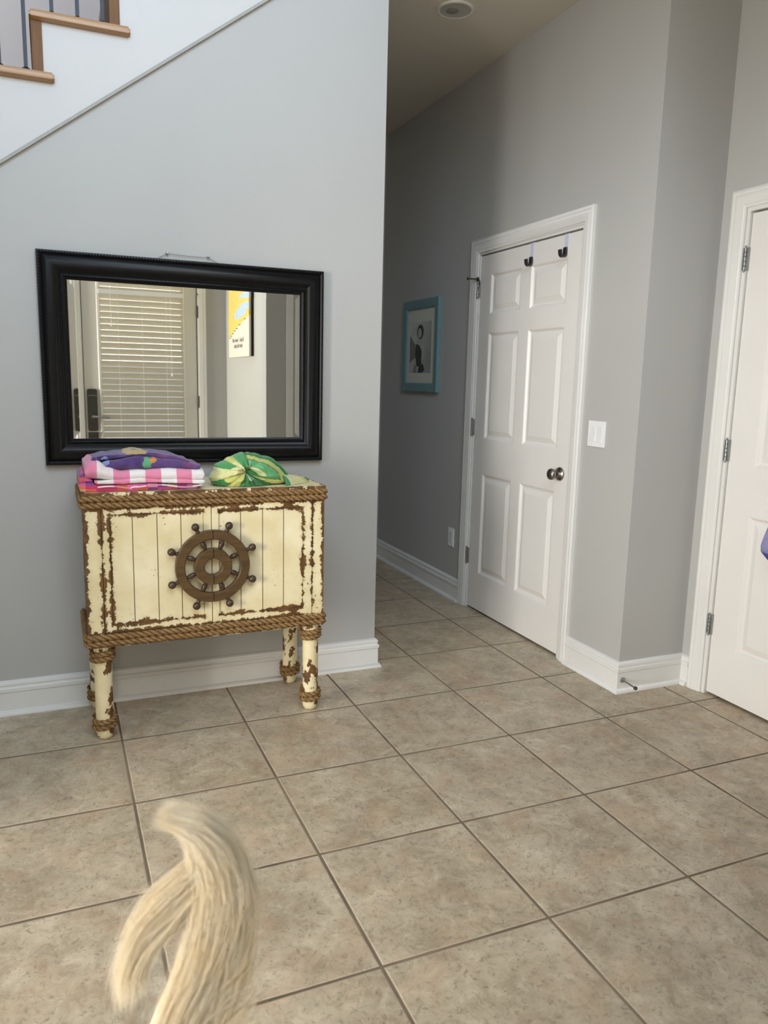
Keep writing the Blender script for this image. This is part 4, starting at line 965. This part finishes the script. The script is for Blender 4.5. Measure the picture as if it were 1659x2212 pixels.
for s in (-1, 1):
    e1 = nd(-0.37+s*0.052, 0.590, -0.655, 0.022, hd); e2 = nd(-0.37+s*0.082, 0.550, -0.660, 0.016, e1); nd(-0.37+s*0.088, 0.505, -0.665, 0.010, e2)
    f1 = nd(-0.36+s*0.062, 0.300, -0.53, 0.046, sh); f2 = nd(-0.36+s*0.066, 0.190, -0.50, 0.030, f1); f3 = nd(-0.36+s*0.066, 0.060, -0.52, 0.020, f2); nd(-0.36+s*0.066, 0.022, -0.555, 0.022, f3)
    h1 = nd(-0.36+s*0.062, 0.300, -0.18, 0.058, pel); h2 = nd(-0.36+s*0.068, 0.215, -0.24, 0.038, h1); h3 = nd(-0.36+s*0.068, 0.125, -0.125, 0.022, h2); h4 = nd(-0.36+s*0.068, 0.045, -0.140, 0.019, h3); nd(-0.36+s*0.068, 0.022, -0.180, 0.021, h4)
G0 = [(-0.329, 0.335), (-0.301, 0.419), (-0.276, 0.481), (-0.252, 0.555), (-0.238, 0.628), (-0.237, 0.684), (-0.249, 0.719), (-0.27, 0.737), (-0.292, 0.745)]
tb = nd(-0.345, 0.375, -0.09, 0.034, pel)
tr_ = [0.018, 0.017, 0.016, 0.015, 0.013, 0.010, 0.007, 0.004]; prev = tb
for (u, z), r in zip(G0[:8], tr_):
    prev = nd(u, z, -0.03 if z < 0.36 else 0.0, r, prev)
dog = skin_mesh('dog', N_, E_, M_fur); tag(dog, 'cream long haired dog at the bottom left, its bushy raised tail in view', 'dog')
bm = B()
ball(bm, W3(-0.37-0.030, 0.578, -0.722), 0.010, 12, 8)
b2 = B(); ball(b2, W3(-0.37+0.030, 0.578, -0.722), 0.010, 12, 8); obj('eye', b2, simple('wet_black_eye', (0.01, 0.008, 0.007), 0.15), dog, dgo, smooth='all')
obj('nose', (lambda b: (ball(b, W3(-0.37, 0.540, -0.812), 0.016, 12, 8), b)[1])(B()), simple('wet_black_nose', (0.01, 0.008, 0.007), 0.15), dog, dgo, smooth='all')
obj('eye', bm, simple('wet_black', (0.01, 0.008, 0.007), 0.15), dog, dgo, smooth='all')
# long tail hair, as fine tapered strands
G1 = [(-0.268, 0.352), (-0.237, 0.444), (-0.199, 0.527), (-0.177, 0.594), (-0.17, 0.637), (-0.179, 0.679), (-0.204, 0.72), (-0.242, 0.743), (-0.298, 0.747)]
G2 = [(-0.228, 0.353), (-0.201, 0.43), (-0.180, 0.498), (-0.166, 0.572), (-0.164, 0.63), (-0.179, 0.679), (-0.204, 0.72), (-0.242, 0.743), (-0.300, 0.746)]
GL = [(-0.340, 0.345), (-0.313, 0.425), (-0.290, 0.485), (-0.268, 0.555), (-0.257, 0.625), (-0.257, 0.675), (-0.262, 0.712), (-0.277, 0.7335), (-0.296, 0.7445)]
L1 = [(-0.236, 0.694), (-0.268, 0.664), (-0.308, 0.626), (-0.336, 0.582), (-0.355, 0.53), (-0.363, 0.486), (-0.358, 0.445)]
L2 = [(-0.236, 0.660), (-0.272, 0.616), (-0.3, 0.576), (-0.323, 0.539), (-0.337, 0.502), (-0.342, 0.472), (-0.349, 0.449)]
L3 = [(-0.238, 0.625), (-0.264, 0.590), (-0.290, 0.566), (-0.314, 0.539), (-0.326, 0.513), (-0.326, 0.491), (-0.319, 0.472)]
R1 = [(-0.290, 0.400), (-0.262, 0.445), (-0.235, 0.478), (-0.205, 0.508), (-0.182, 0.545), (-0.172, 0.580)]
R2 = [(-0.300, 0.370), (-0.262, 0.405), (-0.225, 0.435), (-0.196, 0.458), (-0.175, 0.480), (-0.168, 0.505)]
R3 = [(-0.270, 0.360), (-0.240, 0.385), (-0.215, 0.400), (-0.190, 0.412), (-0.172, 0.425), (-0.165, 0.440)]
def cr_np(G, u):
    G = np.array(G, float); n = len(G)-1; i = np.minimum((u*n).astype(int), n-1); f = (u*n-i)[:, None]
    p0, p1, p2, p3 = G[np.maximum(i-1, 0)], G[i], G[i+1], G[np.minimum(i+2, n)]
    return 0.5*((2*p1) + (p2-p0)*f + (2*p0-5*p1+4*p2-p3)*f*f + (3*p1-p0-3*p2+p3)*f**3)
K_ = 10; strands = []
def group(Ga, Gb, count, t0, t1, ln0, ln1, dep, jit, rad, curl=0.004, pw=1.0):
    for _ in range(count):
        w = RNG.random()**pw; a = RNG.uniform(t0, t1); L = RNG.uniform(ln0, ln1); b = min(a+L, 1.0)
        u = np.linspace(a, b, K_); P2 = cr_np(Ga, u)*(1-w) + cr_np(Gb, u)*w
        j = RNG.normal(0, jit, 2); g = np.linspace(0, 1, K_)[:, None]
        P2 = P2 + j*(0.30+0.9*g**1.5) + curl*np.sin(g*RNG.uniform(2, 5)+RNG.uniform(0, 6))*RNG.normal(0, 1, 2)
        prof = math.sqrt(max(0.0, 1-(2*abs(w-0.5))**2))*dep+0.004
        d0 = RNG.uniform(-1, 1)*prof; d1 = d0 + RNG.normal(0, 0.006)
        D = d0+(d1-d0)*g[:, 0]
        strands.append((P2, D, rad*RNG.uniform(0.7, 1.2)))
group(GL, G1, 5600, 0.0, 0.85, 0.16, 0.40, 0.026, 0.0032, 0.00036, 0.002)
group(G0, G2, 3000, 0.0, 0.70, 0.2, 0.45, 0.022, 0.0050, 0.00028, 0.003, 0.8)
group(L1, L2, 950, 0.0, 0.14, 0.50, 1.0, 0.016, 0.0055, 0.00034, 0.005)
group(L2, L3, 700, 0.0, 0.15, 0.45, 1.0, 0.016, 0.0060, 0.00034, 0.005)
group(L1, L3, 420, 0.0, 0.10, 0.3, 0.6, 0.020, 0.006, 0.00042)
group(R1, R2, 480, 0.0, 0.2, 0.6, 1.0, 0.016, 0.006, 0.00040, 0.006)
group(R2, R3, 360, 0.0, 0.2, 0.6, 1.0, 0.016, 0.007, 0.00040, 0.006)
S_n = len(strands); V_ = np.zeros((S_n, K_, 3, 3)); Rr = np.array(rr_); Hh = np.array(hh); T0 = np.array(TB)
for i, (P2, D, rad) in enumerate(strands):
    c_ = T0[None] + Rr[None]*P2[:, :1] + Hh[None]*D[:, None]; c_[:, 2] = P2[:, 1]
    taper = rad*(1.0-np.linspace(0, 1, K_)**2*0.9)
    for q in range(3):
        a = 2*PI*q/3; V_[i, :, q, :] = c_ + (Rr*math.cos(a) + Hh*math.sin(a))[None]*taper[:, None]*1.0
V_ = V_.reshape(-1, 3) - np.array(dgo)
base = (np.arange(S_n)*K_*3)[:, None, None, None] + (np.arange(K_-1)*3)[None, :, None, None]
q = np.arange(3); quad = np.stack([q, (q+1) % 3, (q+1) % 3+3, q+3], -1)[None, None]
F_ = (base + quad).reshape(-1, 4)
me = bpy.data.meshes.new('tail_hair'); me.vertices.add(len(V_)); me.vertices.foreach_set('co', V_.ravel()); me.loops.add(F_.size); me.loops.foreach_set('vertex_index', F_.ravel().astype(np.int32))
me.polygons.add(len(F_)); me.polygons.foreach_set('loop_start', np.arange(0, F_.size, 4, dtype=np.int32)); me.polygons.foreach_set('loop_total', np.full(len(F_), 4, dtype=np.int32)); me.polygons.foreach_set('use_smooth', np.ones(len(F_), dtype=bool)); me.update()
t = NT('cream_tail_hair'); c = t.mix(t.mapr(t.noise(18, 3), 0.3, 0.7), (0.985, 0.90, 0.73, 1), (0.99, 0.94, 0.83, 1)); t.set(c, 0.6, 0, 0.2)
tr = t.n('ShaderNodeBsdfTranslucent'); t.link(c, tr.inputs[0]); mx = t.n('ShaderNodeMixShader'); mx.inputs[0].default_value = 0.58; t.link(t.b.outputs[0], mx.inputs[1]); t.link(tr.outputs[0], mx.inputs[2]); t.link(mx.outputs[0], t.out.inputs[0])
me.materials.append(t.m); th = bpy.data.objects.new('tail_hair', me); COL.objects.link(th); th.parent = dog; th['kind'] = 'stuff'; th['label'] = 'long wispy cream tail hair'
